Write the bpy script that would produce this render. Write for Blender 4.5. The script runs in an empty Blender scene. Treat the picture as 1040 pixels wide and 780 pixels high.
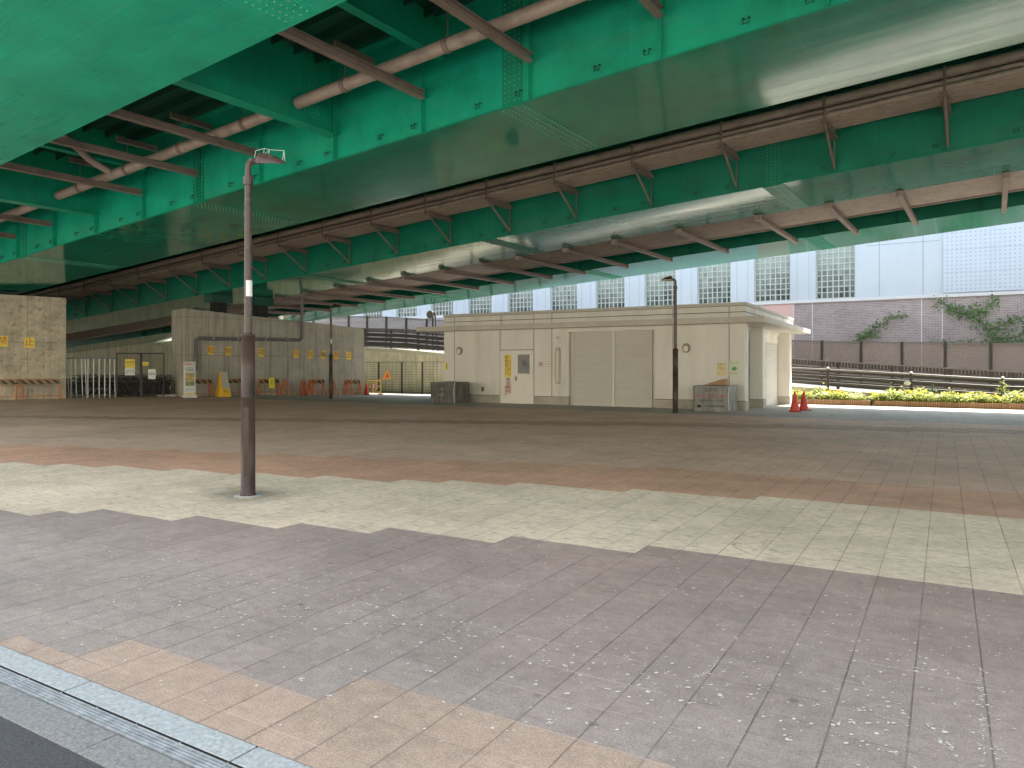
import bpy, math, random
from mathutils import Vector, Matrix
random.seed(7)
C = bpy.context.scene.collection
R = math.radians
F, U0, V0, EYE = 740.0, 520.0, 371.0, 1.55

# ------------------------------------------------------------------ frames
AX, AY = 0.5111, 0.8595            # direction A: along the paving joints (away, to the right)
BX, BY = AY, -AX                   # direction B: to the right and nearer
RAB = math.atan2(BY, BX)
EX, EY_ = 0.834, -0.5517           # along the viaduct
NX, NY = 0.5517, 0.834             # across the viaduct (away)
RBR = math.atan2(EY_, EX)

def gz(a):
    return 0.0 if a < 25 else -0.025*(min(a, 46)-25)
def to_ab(x, y): return AX*x+AY*y, BX*x+BY*y
def ground(u, v):
    p = (u-U0)/F; Y = F*EYE/(v-V0)
    for _ in range(60):
        z = gz(Y*(AX*p+AY)); Y = .5*Y+.5*F*(EYE-z)/(v-V0)
    return p*Y, Y, gz(Y*(AX*p+AY))
def b_at(u, a):
    p = (u-U0)/F
    return a*(BX*p+BY)/(AX*p+AY)
def z_at(u, v, a):
    p = (u-U0)/F
    return EYE+(V0-v)/F*a/(AX*p+AY)
def W(a, b, z=0): return (AX*a+BX*b, AY*a+BY*b, z)
def lerp(x, pts):
    if x <= pts[0][0]: (x0,y0),(x1,y1) = pts[0],pts[1]
    elif x >= pts[-1][0]: (x0,y0),(x1,y1) = pts[-2],pts[-1]
    else:
        for (x0,y0),(x1,y1) in zip(pts,pts[1:]):
            if x0 <= x <= x1: break
    return y0+(y1-y0)*(x-x0)/(x1-x0)

# ------------------------------------------------------------------ materials
def new_mat(name):
    m = bpy.data.materials.new(name); m.use_nodes = True
    nt = m.node_tree; return m, nt, nt.nodes['Principled BSDF']
def N(nt, t, **kw):
    n = nt.nodes.new(t)
    for k, v in kw.items():
        if k.startswith('i_'): n.inputs[k[2:].replace('_',' ')].default_value = v
        else: setattr(n, k, v)
    return n
def L(nt, a, b): nt.links.new(a, b)
def mixc(nt, fac, a, b, mode='MIX'):
    n = nt.nodes.new('ShaderNodeMix'); n.data_type = 'RGBA'; n.blend_type = mode
    for sock, val in ((n.inputs[0],fac),(n.inputs[6],a),(n.inputs[7],b)):
        if hasattr(val,'is_linked') or hasattr(val,'links'): nt.links.new(val, sock)
        elif isinstance(val,(int,float)): sock.default_value = val
        else: sock.default_value = (*val[:3],1)
    return n.outputs[2]
def mathn(nt, op, a, b=None, c=None, clamp=False):
    n = nt.nodes.new('ShaderNodeMath'); n.operation = op; n.use_clamp = clamp
    for i, v in enumerate((a,b,c)):
        if v is None: continue
        if isinstance(v,(int,float)): n.inputs[i].default_value = v
        else: nt.links.new(v, n.inputs[i])
    return n.outputs[0]
def maprange(nt, v, a, b, c, d):
    n = nt.nodes.new('ShaderNodeMapRange'); nt.links.new(v, n.inputs[0])
    for i, x in enumerate((a,b,c,d)): n.inputs[i+1].default_value = x
    return n.outputs[0]
def coords(nt, scale=(1,1,1), loc=(0,0,0)):
    tc = N(nt,'ShaderNodeTexCoord'); mp = N(nt,'ShaderNodeMapping')
    mp.inputs['Scale'].default_value = scale; mp.inputs['Location'].default_value = loc
    L(nt, tc.outputs['Object'], mp.inputs['Vector']); return mp.outputs[0]
def noise(nt, vec, scale, detail=4, rough=.6):
    n = N(nt,'ShaderNodeTexNoise'); n.inputs['Scale'].default_value = scale
    n.inputs['Detail'].default_value = detail; n.inputs['Roughness'].default_value = rough
    L(nt, vec, n.inputs['Vector']); return n.outputs['Fac']
MATS = {}
def mat(name, col, rough=.6, var=.12, scale=3.0, metal=0.0, stretch=(1,1,1), dirt=None, dirt_or_light_amt=.5, bump=0.0, rvar=.1, spec=.5, coat=0):
    if name in MATS: return MATS[name]
    m, nt, bs = new_mat(name)
    v = coords(nt, stretch)
    n1 = noise(nt, v, scale, 6)
    f = maprange(nt, n1, .3, .7, 0, 1)
    base = mixc(nt, f, [c*(1-var) for c in col], [min(1,c*(1+var)) for c in col])
    if dirt:
        n2 = noise(nt, v, scale*.37, 8, .7)
        base = mixc(nt, maprange(nt, n2, .5, .72, 0, dirt_or_light_amt), base, dirt)
    L(nt, base, bs.inputs['Base Color'])
    L(nt, maprange(nt, n1, .3, .7, max(.03,rough-rvar), min(1,rough+rvar)), bs.inputs['Roughness'])
    bs.inputs['Metallic'].default_value = metal
    bs.inputs['Specular IOR Level'].default_value = spec
    if coat: bs.inputs['Coat Weight'].default_value = coat
    if bump:
        b = N(nt,'ShaderNodeBump'); b.inputs['Strength'].default_value = bump; b.inputs['Distance'].default_value = .02
        L(nt, noise(nt, v, scale*8, 5), b.inputs['Height']); L(nt, b.outputs[0], bs.inputs['Normal'])
    MATS[name] = m; return m

T = .295
def paver(name, col, speck=.10, dash=0.0, dashcol=(.12,.11,.08), joint_dark=.5, extra=None):
    m, nt, bs = new_mat(name)
    tc = N(nt,'ShaderNodeTexCoord'); sep = N(nt,'ShaderNodeSeparateXYZ'); L(nt, tc.outputs['Object'], sep.inputs[0])
    x = mathn(nt,'DIVIDE', mathn(nt,'SUBTRACT', sep.outputs[0], .163), T)
    y = mathn(nt,'DIVIDE', mathn(nt,'SUBTRACT', sep.outputs[1], .08), T)
    # per-tile tone
    cb = N(nt,'ShaderNodeCombineXYZ'); L(nt, mathn(nt,'FLOOR',x), cb.inputs[0]); L(nt, mathn(nt,'FLOOR',y), cb.inputs[1])
    wn = N(nt,'ShaderNodeTexWhiteNoise'); wn.noise_dimensions = '3D'; L(nt, cb.outputs[0], wn.inputs['Vector'])
    tile = maprange(nt, wn.outputs['Value'], 0,1,.945,1.055)
    vec = tc.outputs['Object']
    big = maprange(nt, noise(nt, vec, .45, 8, .72), .3,.7,.76,1.2)
    fine = maprange(nt, noise(nt, vec, 95, 3, .85), .3,.7,1-speck*3.2,1+speck*3.2)
    mid = maprange(nt, noise(nt, vec, 11, 8, .8), .32,.68,.80,1.19)
    k = mathn(nt,'MULTIPLY', mathn(nt,'MULTIPLY', tile, big), mathn(nt,'MULTIPLY', fine, mid))
    vm = N(nt,'ShaderNodeVectorMath'); vm.operation='SCALE'; vm.inputs[0].default_value = col; L(nt, k, vm.inputs['Scale'])
    base = vm.outputs[0]
    tint = noise(nt, vec, .8, 5, .6)
    base = mixc(nt, maprange(nt, tint, .45,.75,0,.28), base, (col[0]*1.05, col[1]*.92, col[2]*.9))
    sp = N(nt,'ShaderNodeTexVoronoi'); sp.inputs['Scale'].default_value=2.6; L(nt, vec, sp.inputs['Vector'])
    spn = mathn(nt,'ADD', sp.outputs['Distance'], mathn(nt,'MULTIPLY', noise(nt, vec, 12, 4,.7), .09))
    base = mixc(nt, maprange(nt, spn, .075,.12,.55,0), base, [c*.35 for c in col])
    grime = noise(nt, vec, 3.1, 9, .8)
    base = mixc(nt, maprange(nt, grime,.54,.72,0,.38), base, [c*.5 for c in col])
    if dash:
        mp = N(nt,'ShaderNodeMapping'); mp.inputs['Scale'].default_value = (3.6,24,1); L(nt, vec, mp.inputs[0])
        dn = noise(nt, mp.outputs[0], 1.3, 4, .7)
        base = mixc(nt, maprange(nt, dn, .575,.665,0,dash), base, dashcol)
    if extra == 'mauve':
        yy = mathn(nt,'ADD', sep.outputs[1], mathn(nt,'MULTIPLY', mathn(nt,'SUBTRACT', noise(nt, vec, .7, 5,.6), .5), 3.0))
        base = mixc(nt, maprange(nt, yy, 2.6,6.2,0,.75), base, mixc(nt, 1.0, base, (1.02,.86,.84), 'MULTIPLY'))
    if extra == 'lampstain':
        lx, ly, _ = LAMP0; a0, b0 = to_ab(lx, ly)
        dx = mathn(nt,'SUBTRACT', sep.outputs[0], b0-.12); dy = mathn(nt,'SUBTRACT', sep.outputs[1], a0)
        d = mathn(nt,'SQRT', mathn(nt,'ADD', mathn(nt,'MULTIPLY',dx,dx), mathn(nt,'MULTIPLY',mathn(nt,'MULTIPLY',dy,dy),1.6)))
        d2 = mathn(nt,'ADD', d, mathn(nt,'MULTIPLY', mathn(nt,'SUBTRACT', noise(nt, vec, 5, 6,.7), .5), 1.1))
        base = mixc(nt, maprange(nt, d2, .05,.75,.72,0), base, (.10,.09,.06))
    # joints
    fx = mathn(nt,'ABSOLUTE', mathn(nt,'SUBTRACT', mathn(nt,'FRACT',x), .5))   # .5 on the joint
    fy = mathn(nt,'ABSOLUTE', mathn(nt,'SUBTRACT', mathn(nt,'FRACT',y), .5))
    jn = noise(nt, vec, 1.7, 4, .6)
    jx = mathn(nt,'MULTIPLY', maprange(nt, fx, .480,.492,0,1), maprange(nt, jn, .32,.6,.25,1))
    jy = mathn(nt,'MULTIPLY', maprange(nt, fy, .486,.494,0,1), maprange(nt, noise(nt, vec, 1.1, 4,.6), .36,.6,.10,.75))
    base = mixc(nt, mathn(nt,'MULTIPLY', jx, joint_dark+.3, clamp=True), base, [c*.30 for c in col])
    jl = maprange(nt, noise(nt, vec, .9, 3,.5), .45,.55,0,1)
    base = mixc(nt, jy, base, mixc(nt, jl, [c*.45 for c in col], [min(.8,c*1.5) for c in col]))
    L(nt, base, bs.inputs['Base Color'])
    L(nt, maprange(nt, noise(nt, vec, 2.2, 5), .3,.7,.52,.78), bs.inputs['Roughness'])
    hb = mathn(nt,'SUBTRACT', mathn(nt,'MULTIPLY', fine, .05), mathn(nt,'MAXIMUM', jx, mathn(nt,'MULTIPLY', jy,.6)))
    b = N(nt,'ShaderNodeBump'); b.inputs['Strength'].default_value=.35; b.inputs['Distance'].default_value=.006
    L(nt, hb, b.inputs['Height']); L(nt, b.outputs[0], bs.inputs['Normal'])
    return m

def concrete(name, col, lines=((2.4,0.0,'x'),(1.8,.9,'z')), mott=.35, holes=True, dark=(.10,.085,.06), speckle=0.0):
    m, nt, bs = new_mat(name)
    tc = N(nt,'ShaderNodeTexCoord'); vec = tc.outputs['Object']
    sep = N(nt,'ShaderNodeSeparateXYZ'); L(nt, vec, sep.inputs[0])
    n1 = noise(nt, vec, 1.1, 8, .7)
    mp = N(nt,'ShaderNodeMapping'); mp.inputs['Scale'].default_value=(3.2,3.2,.22); L(nt, vec, mp.inputs[0])
    n2 = noise(nt, mp.outputs[0], 1.3, 7, .65)
    n3 = noise(nt, vec, 7 if not speckle else 4.2, 9, .78)
    base = mixc(nt, maprange(nt, n1,.32,.68,0,1), [c*(1-mott*.7) for c in col], [c*(1+mott*.45) for c in col])
    base = mixc(nt, maprange(nt, n2,.48,.74,0,.62 if not speckle else .3), base, dark)
    base = mixc(nt, maprange(nt, n2,.42,.25,0,.35), base, [min(1,c*1.35) for c in col])
    base = mixc(nt, maprange(nt, n3,.52,.66 if speckle else .75,0,.35+speckle), base, [c*.9 for c in dark])
    for per, off, ax in lines:
        s = sep.outputs[{'x':0,'y':1,'z':2}[ax]]
        f = mathn(nt,'ABSOLUTE', mathn(nt,'SUBTRACT', mathn(nt,'FRACT', mathn(nt,'DIVIDE', mathn(nt,'SUBTRACT', s, off), per)), .5))
        j = maprange(nt, f, .5-.016/per, .5-.006/per, 0, .5)
        base = mixc(nt, j, base, [c*.5 for c in dark])
    if holes:
        hx = mathn(nt,'SUBTRACT', mathn(nt,'FRACT', mathn(nt,'DIVIDE', sep.outputs[0], .6)), .5)
        hz = mathn(nt,'SUBTRACT', mathn(nt,'FRACT', mathn(nt,'DIVIDE', sep.outputs[2], .6)), .5)
        hd = mathn(nt,'SQRT', mathn(nt,'ADD', mathn(nt,'MULTIPLY',hx,hx), mathn(nt,'MULTIPLY',hz,hz)))
        base = mixc(nt, maprange(nt, hd, .035,.055,.5,0), base, [c*.7 for c in dark])
    L(nt, base, bs.inputs['Base Color']); bs.inputs['Roughness'].default_value=.85
    b = N(nt,'ShaderNodeBump'); b.inputs['Strength'].default_value=.25; b.inputs['Distance'].default_value=.02
    L(nt, n3, b.inputs['Height']); L(nt, b.outputs[0], bs.inputs['Normal'])
    return m

def steel_green(name, col, r0, r1, dirty=.25, bump=.05):
    m, nt, bs = new_mat(name)
    tc = N(nt,'ShaderNodeTexCoord'); vec = tc.outputs['Object']
    mp = N(nt,'ShaderNodeMapping'); mp.inputs['Scale'].default_value=(.12,2.2,1.2); L(nt, vec, mp.inputs[0])
    st = noise(nt, mp.outputs[0], 1.6, 7, .65)
    cl = noise(nt, vec, .8, 7, .7)
    base = mixc(nt, maprange(nt, cl,.3,.7,0,1), [c*.74 for c in col], [c*1.22 for c in col])
    base = mixc(nt, maprange(nt, st,.52,.75,0,dirty), base, (.16,.16,.11))
    base = mixc(nt, maprange(nt, noise(nt, vec, 5, 6,.75),.62,.8,0,dirty*.8), base, (.03,.035,.025))
    rs = noise(nt, vec, 2.4, 10, .85)
    base = mixc(nt, maprange(nt, rs,.68,.76,0,.3), base, (.06,.06,.035))
    sy = N(nt,'ShaderNodeSeparateXYZ'); L(nt, vec, sy.inputs[0])
    for ch,per in ((1,.93),(0,2.75)):
        fl = mathn(nt,'ABSOLUTE', mathn(nt,'SUBTRACT', mathn(nt,'FRACT', mathn(nt,'DIVIDE', sy.outputs[ch], per)), .5))
        base = mixc(nt, mathn(nt,'MULTIPLY', maprange(nt, fl, .5-.018/per,.5-.006/per,0,.30), maprange(nt, cl,.4,.6,.3,1)), base, [min(1,c*1.6+.02) for c in col])
    # plate sections, each weathered a little differently
    sep = N(nt,'ShaderNodeSeparateXYZ'); L(nt, vec, sep.inputs[0])
    sx = mathn(nt,'FLOOR', mathn(nt,'DIVIDE', mathn(nt,'ADD', sep.outputs[0], 8.3), 10.6))
    wn = N(nt,'ShaderNodeTexWhiteNoise'); wn.noise_dimensions='1D'; L(nt, sx, wn.inputs['W'])
    base = mixc(nt, maprange(nt, wn.outputs['Value'],0,1,0,.10), base, (.13,.15,.10))
    L(nt, base, bs.inputs['Base Color'])
    L(nt, maprange(nt, st,.3,.7,r0,r1), bs.inputs['Roughness'])
    bs.inputs['Specular IOR Level'].default_value=.28
    b = N(nt,'ShaderNodeBump'); b.inputs['Strength'].default_value=bump; b.inputs['Distance'].default_value=.03
    L(nt, mathn(nt,'ADD', st, mathn(nt,'MULTIPLY', noise(nt, vec, 1.1, 3), .7)), b.inputs['Height']); L(nt, b.outputs[0], bs.inputs['Normal'])
    return m

def brickm(name, c1, c2, mortar, bw, bh, ms=.012):
    m, nt, bs = new_mat(name)
    tc = N(nt,'ShaderNodeTexCoord'); sep = N(nt,'ShaderNodeSeparateXYZ'); L(nt, tc.outputs['Object'], sep.inputs[0])
    cb = N(nt,'ShaderNodeCombineXYZ'); L(nt, sep.outputs[0], cb.inputs[0]); L(nt, sep.outputs[2], cb.inputs[1])
    br = N(nt,'ShaderNodeTexBrick'); L(nt, cb.outputs[0], br.inputs['Vector'])
    br.inputs['Color1'].default_value=(*c1,1); br.inputs['Color2'].default_value=(*c2,1); br.inputs['Mortar'].default_value=(*mortar,1)
    br.inputs['Scale'].default_value=1; br.inputs['Mortar Size'].default_value=ms; br.inputs['Brick Width'].default_value=bw; br.inputs['Row Height'].default_value=bh
    big = maprange(nt, noise(nt, tc.outputs['Object'], .5, 6,.7),.3,.7,.8,1.15)
    vm = N(nt,'ShaderNodeVectorMath'); vm.operation='SCALE'; L(nt, br.outputs['Color'], vm.inputs[0]); L(nt, big, vm.inputs['Scale'])
    L(nt, vm.outputs[0], bs.inputs['Base Color']); bs.inputs['Roughness'].default_value=.75
    return m

def stripes(name, c1, c2, per, ang=45, rough=.5):
    m, nt, bs = new_mat(name)
    tc = N(nt,'ShaderNodeTexCoord'); sep = N(nt,'ShaderNodeSeparateXYZ'); L(nt, tc.outputs['Object'], sep.inputs[0])
    s = mathn(nt,'ADD', mathn(nt,'MULTIPLY', sep.outputs[0], math.cos(R(ang))), mathn(nt,'MULTIPLY', sep.outputs[2], math.sin(R(ang))))
    f = mathn(nt,'FRACT', mathn(nt,'DIVIDE', s, per))
    base = mixc(nt, mathn(nt,'GREATER_THAN', f, .5), c1, c2)
    base = mixc(nt, maprange(nt, noise(nt, tc.outputs['Object'], 9, 5,.7),.5,.75,0,.5), base, (.12,.09,.06))
    L(nt, base, bs.inputs['Base Color']); bs.inputs['Roughness'].default_value=rough
    return m

def leafm(name, c1, c2):
    m, nt, bs = new_mat(name)
    g = N(nt,'ShaderNodeNewGeometry')
    base = mixc(nt, g.outputs['Random Per Island'], c1, c2)
    L(nt, base, bs.inputs['Base Color']); bs.inputs['Roughness'].default_value=.55
    tr = N(nt,'ShaderNodeBsdfTranslucent'); L(nt, base, tr.inputs['Color'])
    mx = N(nt,'ShaderNodeMixShader'); mx.inputs[0].default_value=.35
    L(nt, bs.outputs[0], mx.inputs[1]); L(nt, tr.outputs[0], mx.inputs[2])
    L(nt, mx.outputs[0], nt.nodes['Material Output'].inputs['Surface'])
    return m

# ------------------------------------------------------------------ mesh builder
class MB:
    def __init__(s, f=None): s.v=[]; s.fc=[]; s.mi=[]; s.sm=[]; s.f=f
    def add(s, vs, fs, mi=0, smooth=False):
        o=len(s.v); s.v += [s.f(*p) if s.f else tuple(p) for p in vs]
        for q in fs: s.fc.append([i+o for i in q]); s.mi.append(mi); s.sm.append(smooth)
    def box(s, x0,x1,y0,y1,z0,z1, mi=0):
        s.add([(x0,y0,z0),(x1,y0,z0),(x1,y1,z0),(x0,y1,z0),(x0,y0,z1),(x1,y0,z1),(x1,y1,z1),(x0,y1,z1)],
              [(0,3,2,1),(4,5,6,7),(0,1,5,4),(1,2,6,5),(2,3,7,6),(3,0,4,7)], mi)
    def quad(s, *p, mi=0): s.add(p, [tuple(range(len(p)))], mi)
    def prism(s, poly, axis, c0, c1, mi=0):
        def P(a,b,c): return {'x':(c,a,b),'y':(a,c,b),'z':(a,b,c)}[axis]
        n=len(poly); vs=[P(a,b,c0) for a,b in poly]+[P(a,b,c1) for a,b in poly]
        fs=[tuple(range(n)), tuple(range(2*n-1,n-1,-1))]+[(i,(i+1)%n,n+(i+1)%n,n+i) for i in range(n)]
        s.add(vs, fs, mi)
    def tube(s, pts, r, seg=8, mi=0, cap=True, smooth=True):
        pts=[Vector(p) for p in pts]; rs=r if isinstance(r,(list,tuple)) else [r]*len(pts)
        vs=[]; fs=[]; prev=None
        for i,p in enumerate(pts):
            d = (pts[min(i+1,len(pts)-1)]-pts[max(i-1,0)])
            d = d.normalized() if d.length>1e-9 else Vector((0,0,1))
            if prev is None:
                up = Vector((0,0,1)) if abs(d.z)<.9 else Vector((1,0,0)); a=d.cross(up).normalized()
            else:
                a = prev-d*prev.dot(d); a = a.normalized() if a.length>1e-6 else d.orthogonal().normalized()
            prev=a; b=d.cross(a)
            for k in range(seg):
                t=2*math.pi*k/seg; vs.append(tuple(p+(a*math.cos(t)+b*math.sin(t))*rs[i]))
        for i in range(len(pts)-1):
            for k in range(seg):
                fs.append((i*seg+k,i*seg+(k+1)%seg,(i+1)*seg+(k+1)%seg,(i+1)*seg+k))
        s.add(vs, fs, mi, smooth)
        if cap:
            s.add(vs[:seg],[tuple(range(seg-1,-1,-1))],mi); s.add(vs[-seg:],[tuple(range(seg))],mi)
    def lathe(s, prof, seg=16, c=(0,0,0), mi=0, smooth=True):
        vs=[]; fs=[]
        for r,z in prof:
            for k in range(seg):
                t=2*math.pi*k/seg; vs.append((c[0]+r*math.cos(t),c[1]+r*math.sin(t),c[2]+z))
        for i in range(len(prof)-1):
            for k in range(seg): fs.append((i*seg+k,i*seg+(k+1)%seg,(i+1)*seg+(k+1)%seg,(i+1)*seg+k))
        s.add(vs,fs,mi,smooth)
    def torus(s, c, axis, R0, r, seg=24, seg2=6, mi=0):
        a=Vector(axis).normalized(); x=a.orthogonal().normalized(); y=a.cross(x); c=Vector(c); vs=[];fs=[]
        for i in range(seg):
            t=2*math.pi*i/seg; d=x*math.cos(t)+y*math.sin(t)
            for j in range(seg2):
                q=2*math.pi*j/seg2; vs.append(tuple(c+d*(R0+r*math.cos(q))+a*(r*math.sin(q))))
        for i in range(seg):
            for j in range(seg2):
                fs.append((i*seg2+j,((i+1)%seg)*seg2+j,((i+1)%seg)*seg2+(j+1)%seg2,i*seg2+(j+1)%seg2))
        s.add(vs,fs,mi,True)
    def build(s, name, mats, parent=None, bev=0, label=None):
        me=bpy.data.meshes.new(name); me.from_pydata(s.v,[],s.fc)
        for m in (mats if isinstance(mats,(list,tuple)) else [mats]): me.materials.append(m)
        me.polygons.foreach_set('material_index', s.mi); me.polygons.foreach_set('use_smooth', s.sm)
        me.update()
        import bmesh
        bm=bmesh.new(); bm.from_mesh(me); bmesh.ops.recalc_face_normals(bm, faces=bm.faces); bm.to_mesh(me); bm.free()
        o=bpy.data.objects.new(name, me); C.objects.link(o)
        if parent is not None: o.parent=parent
        if bev:
            b=o.modifiers.new('bevel','BEVEL'); b.width=bev; b.segments=2; b.limit_method='ANGLE'
        if label: o['label']=label
        return o
def tag(o, label, cat, group=None, kind=None):
    o['label']=label; o['category']=cat
    if group: o['group']=group
    if kind: o['kind']=kind
    return o
def thing(name, loc=(0,0,0), rz=0, label='', cat='', group=None):
    o=bpy.data.objects.new(name,None); C.objects.link(o); o.location=loc; o.rotation_euler=(0,0,rz)
    o.empty_display_size=.2
    return tag(o,label,cat,group)
def copy_tree(o, parent=None):
    c=o.copy(); C.objects.link(c)
    if parent is not None: c.parent=parent
    for ch in [x for x in o.children]: copy_tree(ch,c)
    return c
TXT={}
def text_data(body, size, m, vertical=False):
    key=(body,size,m.name,vertical)
    if key in TXT: return TXT[key]
    cu=bpy.data.curves.new('lettering','FONT'); cu.body='\n'.join(body) if vertical else body
    cu.size=size; cu.align_x='CENTER'; cu.align_y='CENTER'; cu.resolution_u=2; cu.space_line=.95 if vertical else 1.0
    ob=bpy.data.objects.new('lettering',cu); C.objects.link(ob)
    bpy.context.view_layer.update()
    me=bpy.data.meshes.new_from_object(ob.evaluated_get(bpy.context.evaluated_depsgraph_get()))
    bpy.data.objects.remove(ob); bpy.data.curves.remove(cu)
    me.materials.clear(); me.materials.append(m)
    TXT[key]=me; return me
def text(body, size, m, parent, x, y, z, vertical=False):
    o=bpy.data.objects.new('lettering', text_data(body,size,m,vertical)); C.objects.link(o); o.parent=parent
    o.location=(x,y,z); o.rotation_euler=(R(90),0,0); return o

# ------------------------------------------------------------------ material library
LAMP0 = ground(252,503)
PAV_TAN=paver('paver_tan',(.47,.345,.27),.13)
PAV_GREY=paver('paver_grey',(.375,.308,.275),.13,dash=.34,dashcol=(.15,.115,.10),extra='mauve')
PAV_CREAM=paver('paver_cream',(.75,.605,.455),.08,dash=.95,dashcol=(.20,.18,.13),extra='lampstain')
PAV_ORANGE=paver('paver_orange',(.60,.345,.235),.07,dash=.25,dashcol=(.2,.12,.08))
PAV_DARK=paver('paver_brown_grey',(.62,.425,.32),.07,dash=.25,dashcol=(.08,.07,.06))
PAV_PALE=paver('paver_pale_grey',(.36,.34,.31),.08,dash=.1)
PAV_RED=paver('paver_dull_red',(.44,.28,.20),.07,dash=.2)
ASPH=mat('asphalt',(.095,.095,.10),.85,.55,110,bump=.6)
GRAN=mat('kerb_granite',(.44,.465,.47),.7,.3,45,dirt=(.3,.3,.28),bump=.25)
GUTT=mat('gutter_concrete',(.27,.265,.26),.8,.4,80,dirt=(.12,.12,.11),bump=.3)
STEELD=mat('drain_steel',(.36,.38,.40),.55,.3,20)
HOLE=mat('slot_dark',(.012,.012,.012),.9)
GRD=mat('ground_grey',(.25,.24,.22),.9,.15,.6)
PALE=mat('pale_pavement',(.42,.40,.36),.85,.12,2)
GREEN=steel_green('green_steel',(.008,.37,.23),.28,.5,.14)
GREENB=steel_green('green_soffit_shaded',(.008,.25,.15),.05,.16,.07,bump=.02)  # same paint, base darkened for the shadier inner soffits
GREENF=steel_green('green_far_steel_shaded',(.006,.205,.128),.28,.5,.14)  # same green, darkened for the dim light on the far webs
GREENN=steel_green('green_near_soffit_lit',(.014,.46,.295),.22,.4,.12,bump=.03)  # same paint, base lightened for the brightly lit near soffit
GREEND=mat('green_deck_plate_shaded',(.010,.085,.055),.6,.2,1.5,stretch=(.2,1,1))  # green darkened; the shade up between the girders sits in this colour
BOLT=mat('bolt_green',(.10,.40,.27),.4,.1,20)
DARKBRG=mat('bearing_dark',(.03,.032,.03),.9,.3,1)  # near-black base of the lower bearing blocks
BROWN=mat('brown_painted_steel',(.25,.19,.16),.5,.18,4,dirt=(.06,.045,.04),dirt_or_light_amt=.4)
BROWNP=mat('brown_pipe',(.44,.35,.295),.4,.14,5,dirt=(.08,.06,.05),dirt_or_light_amt=.4)
PARA=mat('parapet_concrete',(.40,.39,.36),.85,.15,1.2)
CONC_L=concrete('pier_concrete_mottled',(.55,.49,.375),((2.05,.55,'x'),(4.9,2.6,'z')),.55,True,speckle=.35)
CONC_R=concrete('pier_concrete',(.46,.425,.355),((1.0,.2,'x'),(1.9,.15,'z')),.25,False)
CONC_W=concrete('retaining_concrete',(.74,.68,.50),((2.2,0,'x'),),.25,False,dark=(.2,.17,.11))  # base raised to stand in for sunlight on the abutment
BEIGE=mat('beige_wall_panel',(.70,.67,.61),.6,.07,1.2,dirt=(.44,.40,.33),dirt_or_light_amt=.5,stretch=(1.5,1.5,.25))
BEIGET=mat('beige_trim',(.52,.485,.425),.6,.07,2,dirt=(.30,.27,.21),dirt_or_light_amt=.5)
PLINTH=mat('plinth_concrete',(.42,.385,.32),.8,.12,3,dirt=(.2,.18,.14),dirt_or_light_amt=.5)
SEAL=mat('sealant_dark',(.10,.085,.065),.7)
SHUT=mat('shutter_beige',(.53,.51,.46),.45,.05,2,stretch=(.4,1,3),dirt=(.48,.44,.37),dirt_or_light_amt=.4)
DOORM=mat('door_cream',(.74,.70,.63),.45,.04,2)
DGLASS=mat('door_glass',(.06,.06,.055),.12,.2,3)
TUBEW=mat('lamp_cover',(.70,.66,.53),.35,.04,4)
POLE=mat('pole_brown',(.060,.040,.032),.36,.2,6,dirt=(.11,.09,.07),dirt_or_light_amt=.25,spec=.3)
POLEU=mat('pole_upper_brown',(.062,.044,.036),.3,.2,6,spec=.4)
WIRE=mat('wire_pale',(.55,.58,.53),.4)
WHITE=mat('white_paint',(.72,.72,.70),.45,.06,6,dirt=(.4,.38,.33),dirt_or_light_amt=.4)
PAPER=mat('white_sheet',(.75,.75,.72),.6,.05,5)
YEL=mat('yellow_sheet',(.85,.66,.06),.5,.08,6)
YELB=mat('bright_yellow_sheet',(.85,.72,.02),.5,.04,6)
YELS=mat('sign_yellow',(.86,.64,.08),.5,.10,6,dirt=(.5,.42,.2),dirt_or_light_amt=.4)
SHEETG=mat('grey_sheet',(.42,.42,.42),.5,.1,6)
BLK=mat('ink_black',(.02,.02,.02),.6)
RED=mat('ink_red',(.55,.05,.03),.5)
REDB=mat('ink_red_brown',(.42,.12,.04),.5)
INKG=mat('ink_green',(.12,.32,.14),.5)
CONE=mat('cone_red',(.60,.045,.025),.45,.1,8,dirt=(.25,.05,.04),dirt_or_light_amt=.4)
CONEB=mat('cone_base',(.22,.03,.02),.7,.15,8)
ORANGE=mat('barricade_orange',(.58,.17,.04),.5,.15,8,dirt=(.25,.10,.05),dirt_or_light_amt=.5)
STRIPE=stripes('barricade_stripes',(.30,.20,.08),(.03,.026,.022),.22)
STRIPER=stripes('barrier_red_white',(.60,.10,.06),(.65,.6,.55),.2,0)
TARP=mat('grey_tarp',(.12,.105,.095),.5,.3,5,bump=.9,dirt=(.30,.27,.25),dirt_or_light_amt=.6,stretch=(2.2,2.2,.8))  # second, lighter tone paints the light along the fold creases
TARP2=mat('silver_tarp',(.27,.265,.25),.45,.25,5,bump=.9,dirt=(.13,.13,.12),dirt_or_light_amt=.6,stretch=(2.2,2.2,.8))
CARD=mat('cardboard',(.36,.22,.11),.8,.1,6)
RAILD=mat('rail_dark_brown',(.032,.024,.023),.4,.2,5)
RAILG=mat('rail_top_grey',(.17,.155,.155),.35,.1,5)
MESHD=mat('fence_dark',(.05,.045,.04),.5,.2,5)
FACW=mat('facade_pale_tile',(.47,.545,.61),.5,.04,.8,dirt=(.35,.41,.47),dirt_or_light_amt=.55,stretch=(1,1,.3))
FACP=mat('facade_pilaster',(.56,.63,.70),.5,.03,.8)
JOINT=mat('facade_joint',(.24,.29,.34),.7)
LEDGE=mat('facade_ledge',(.60,.62,.64),.5,.05,1)
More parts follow.
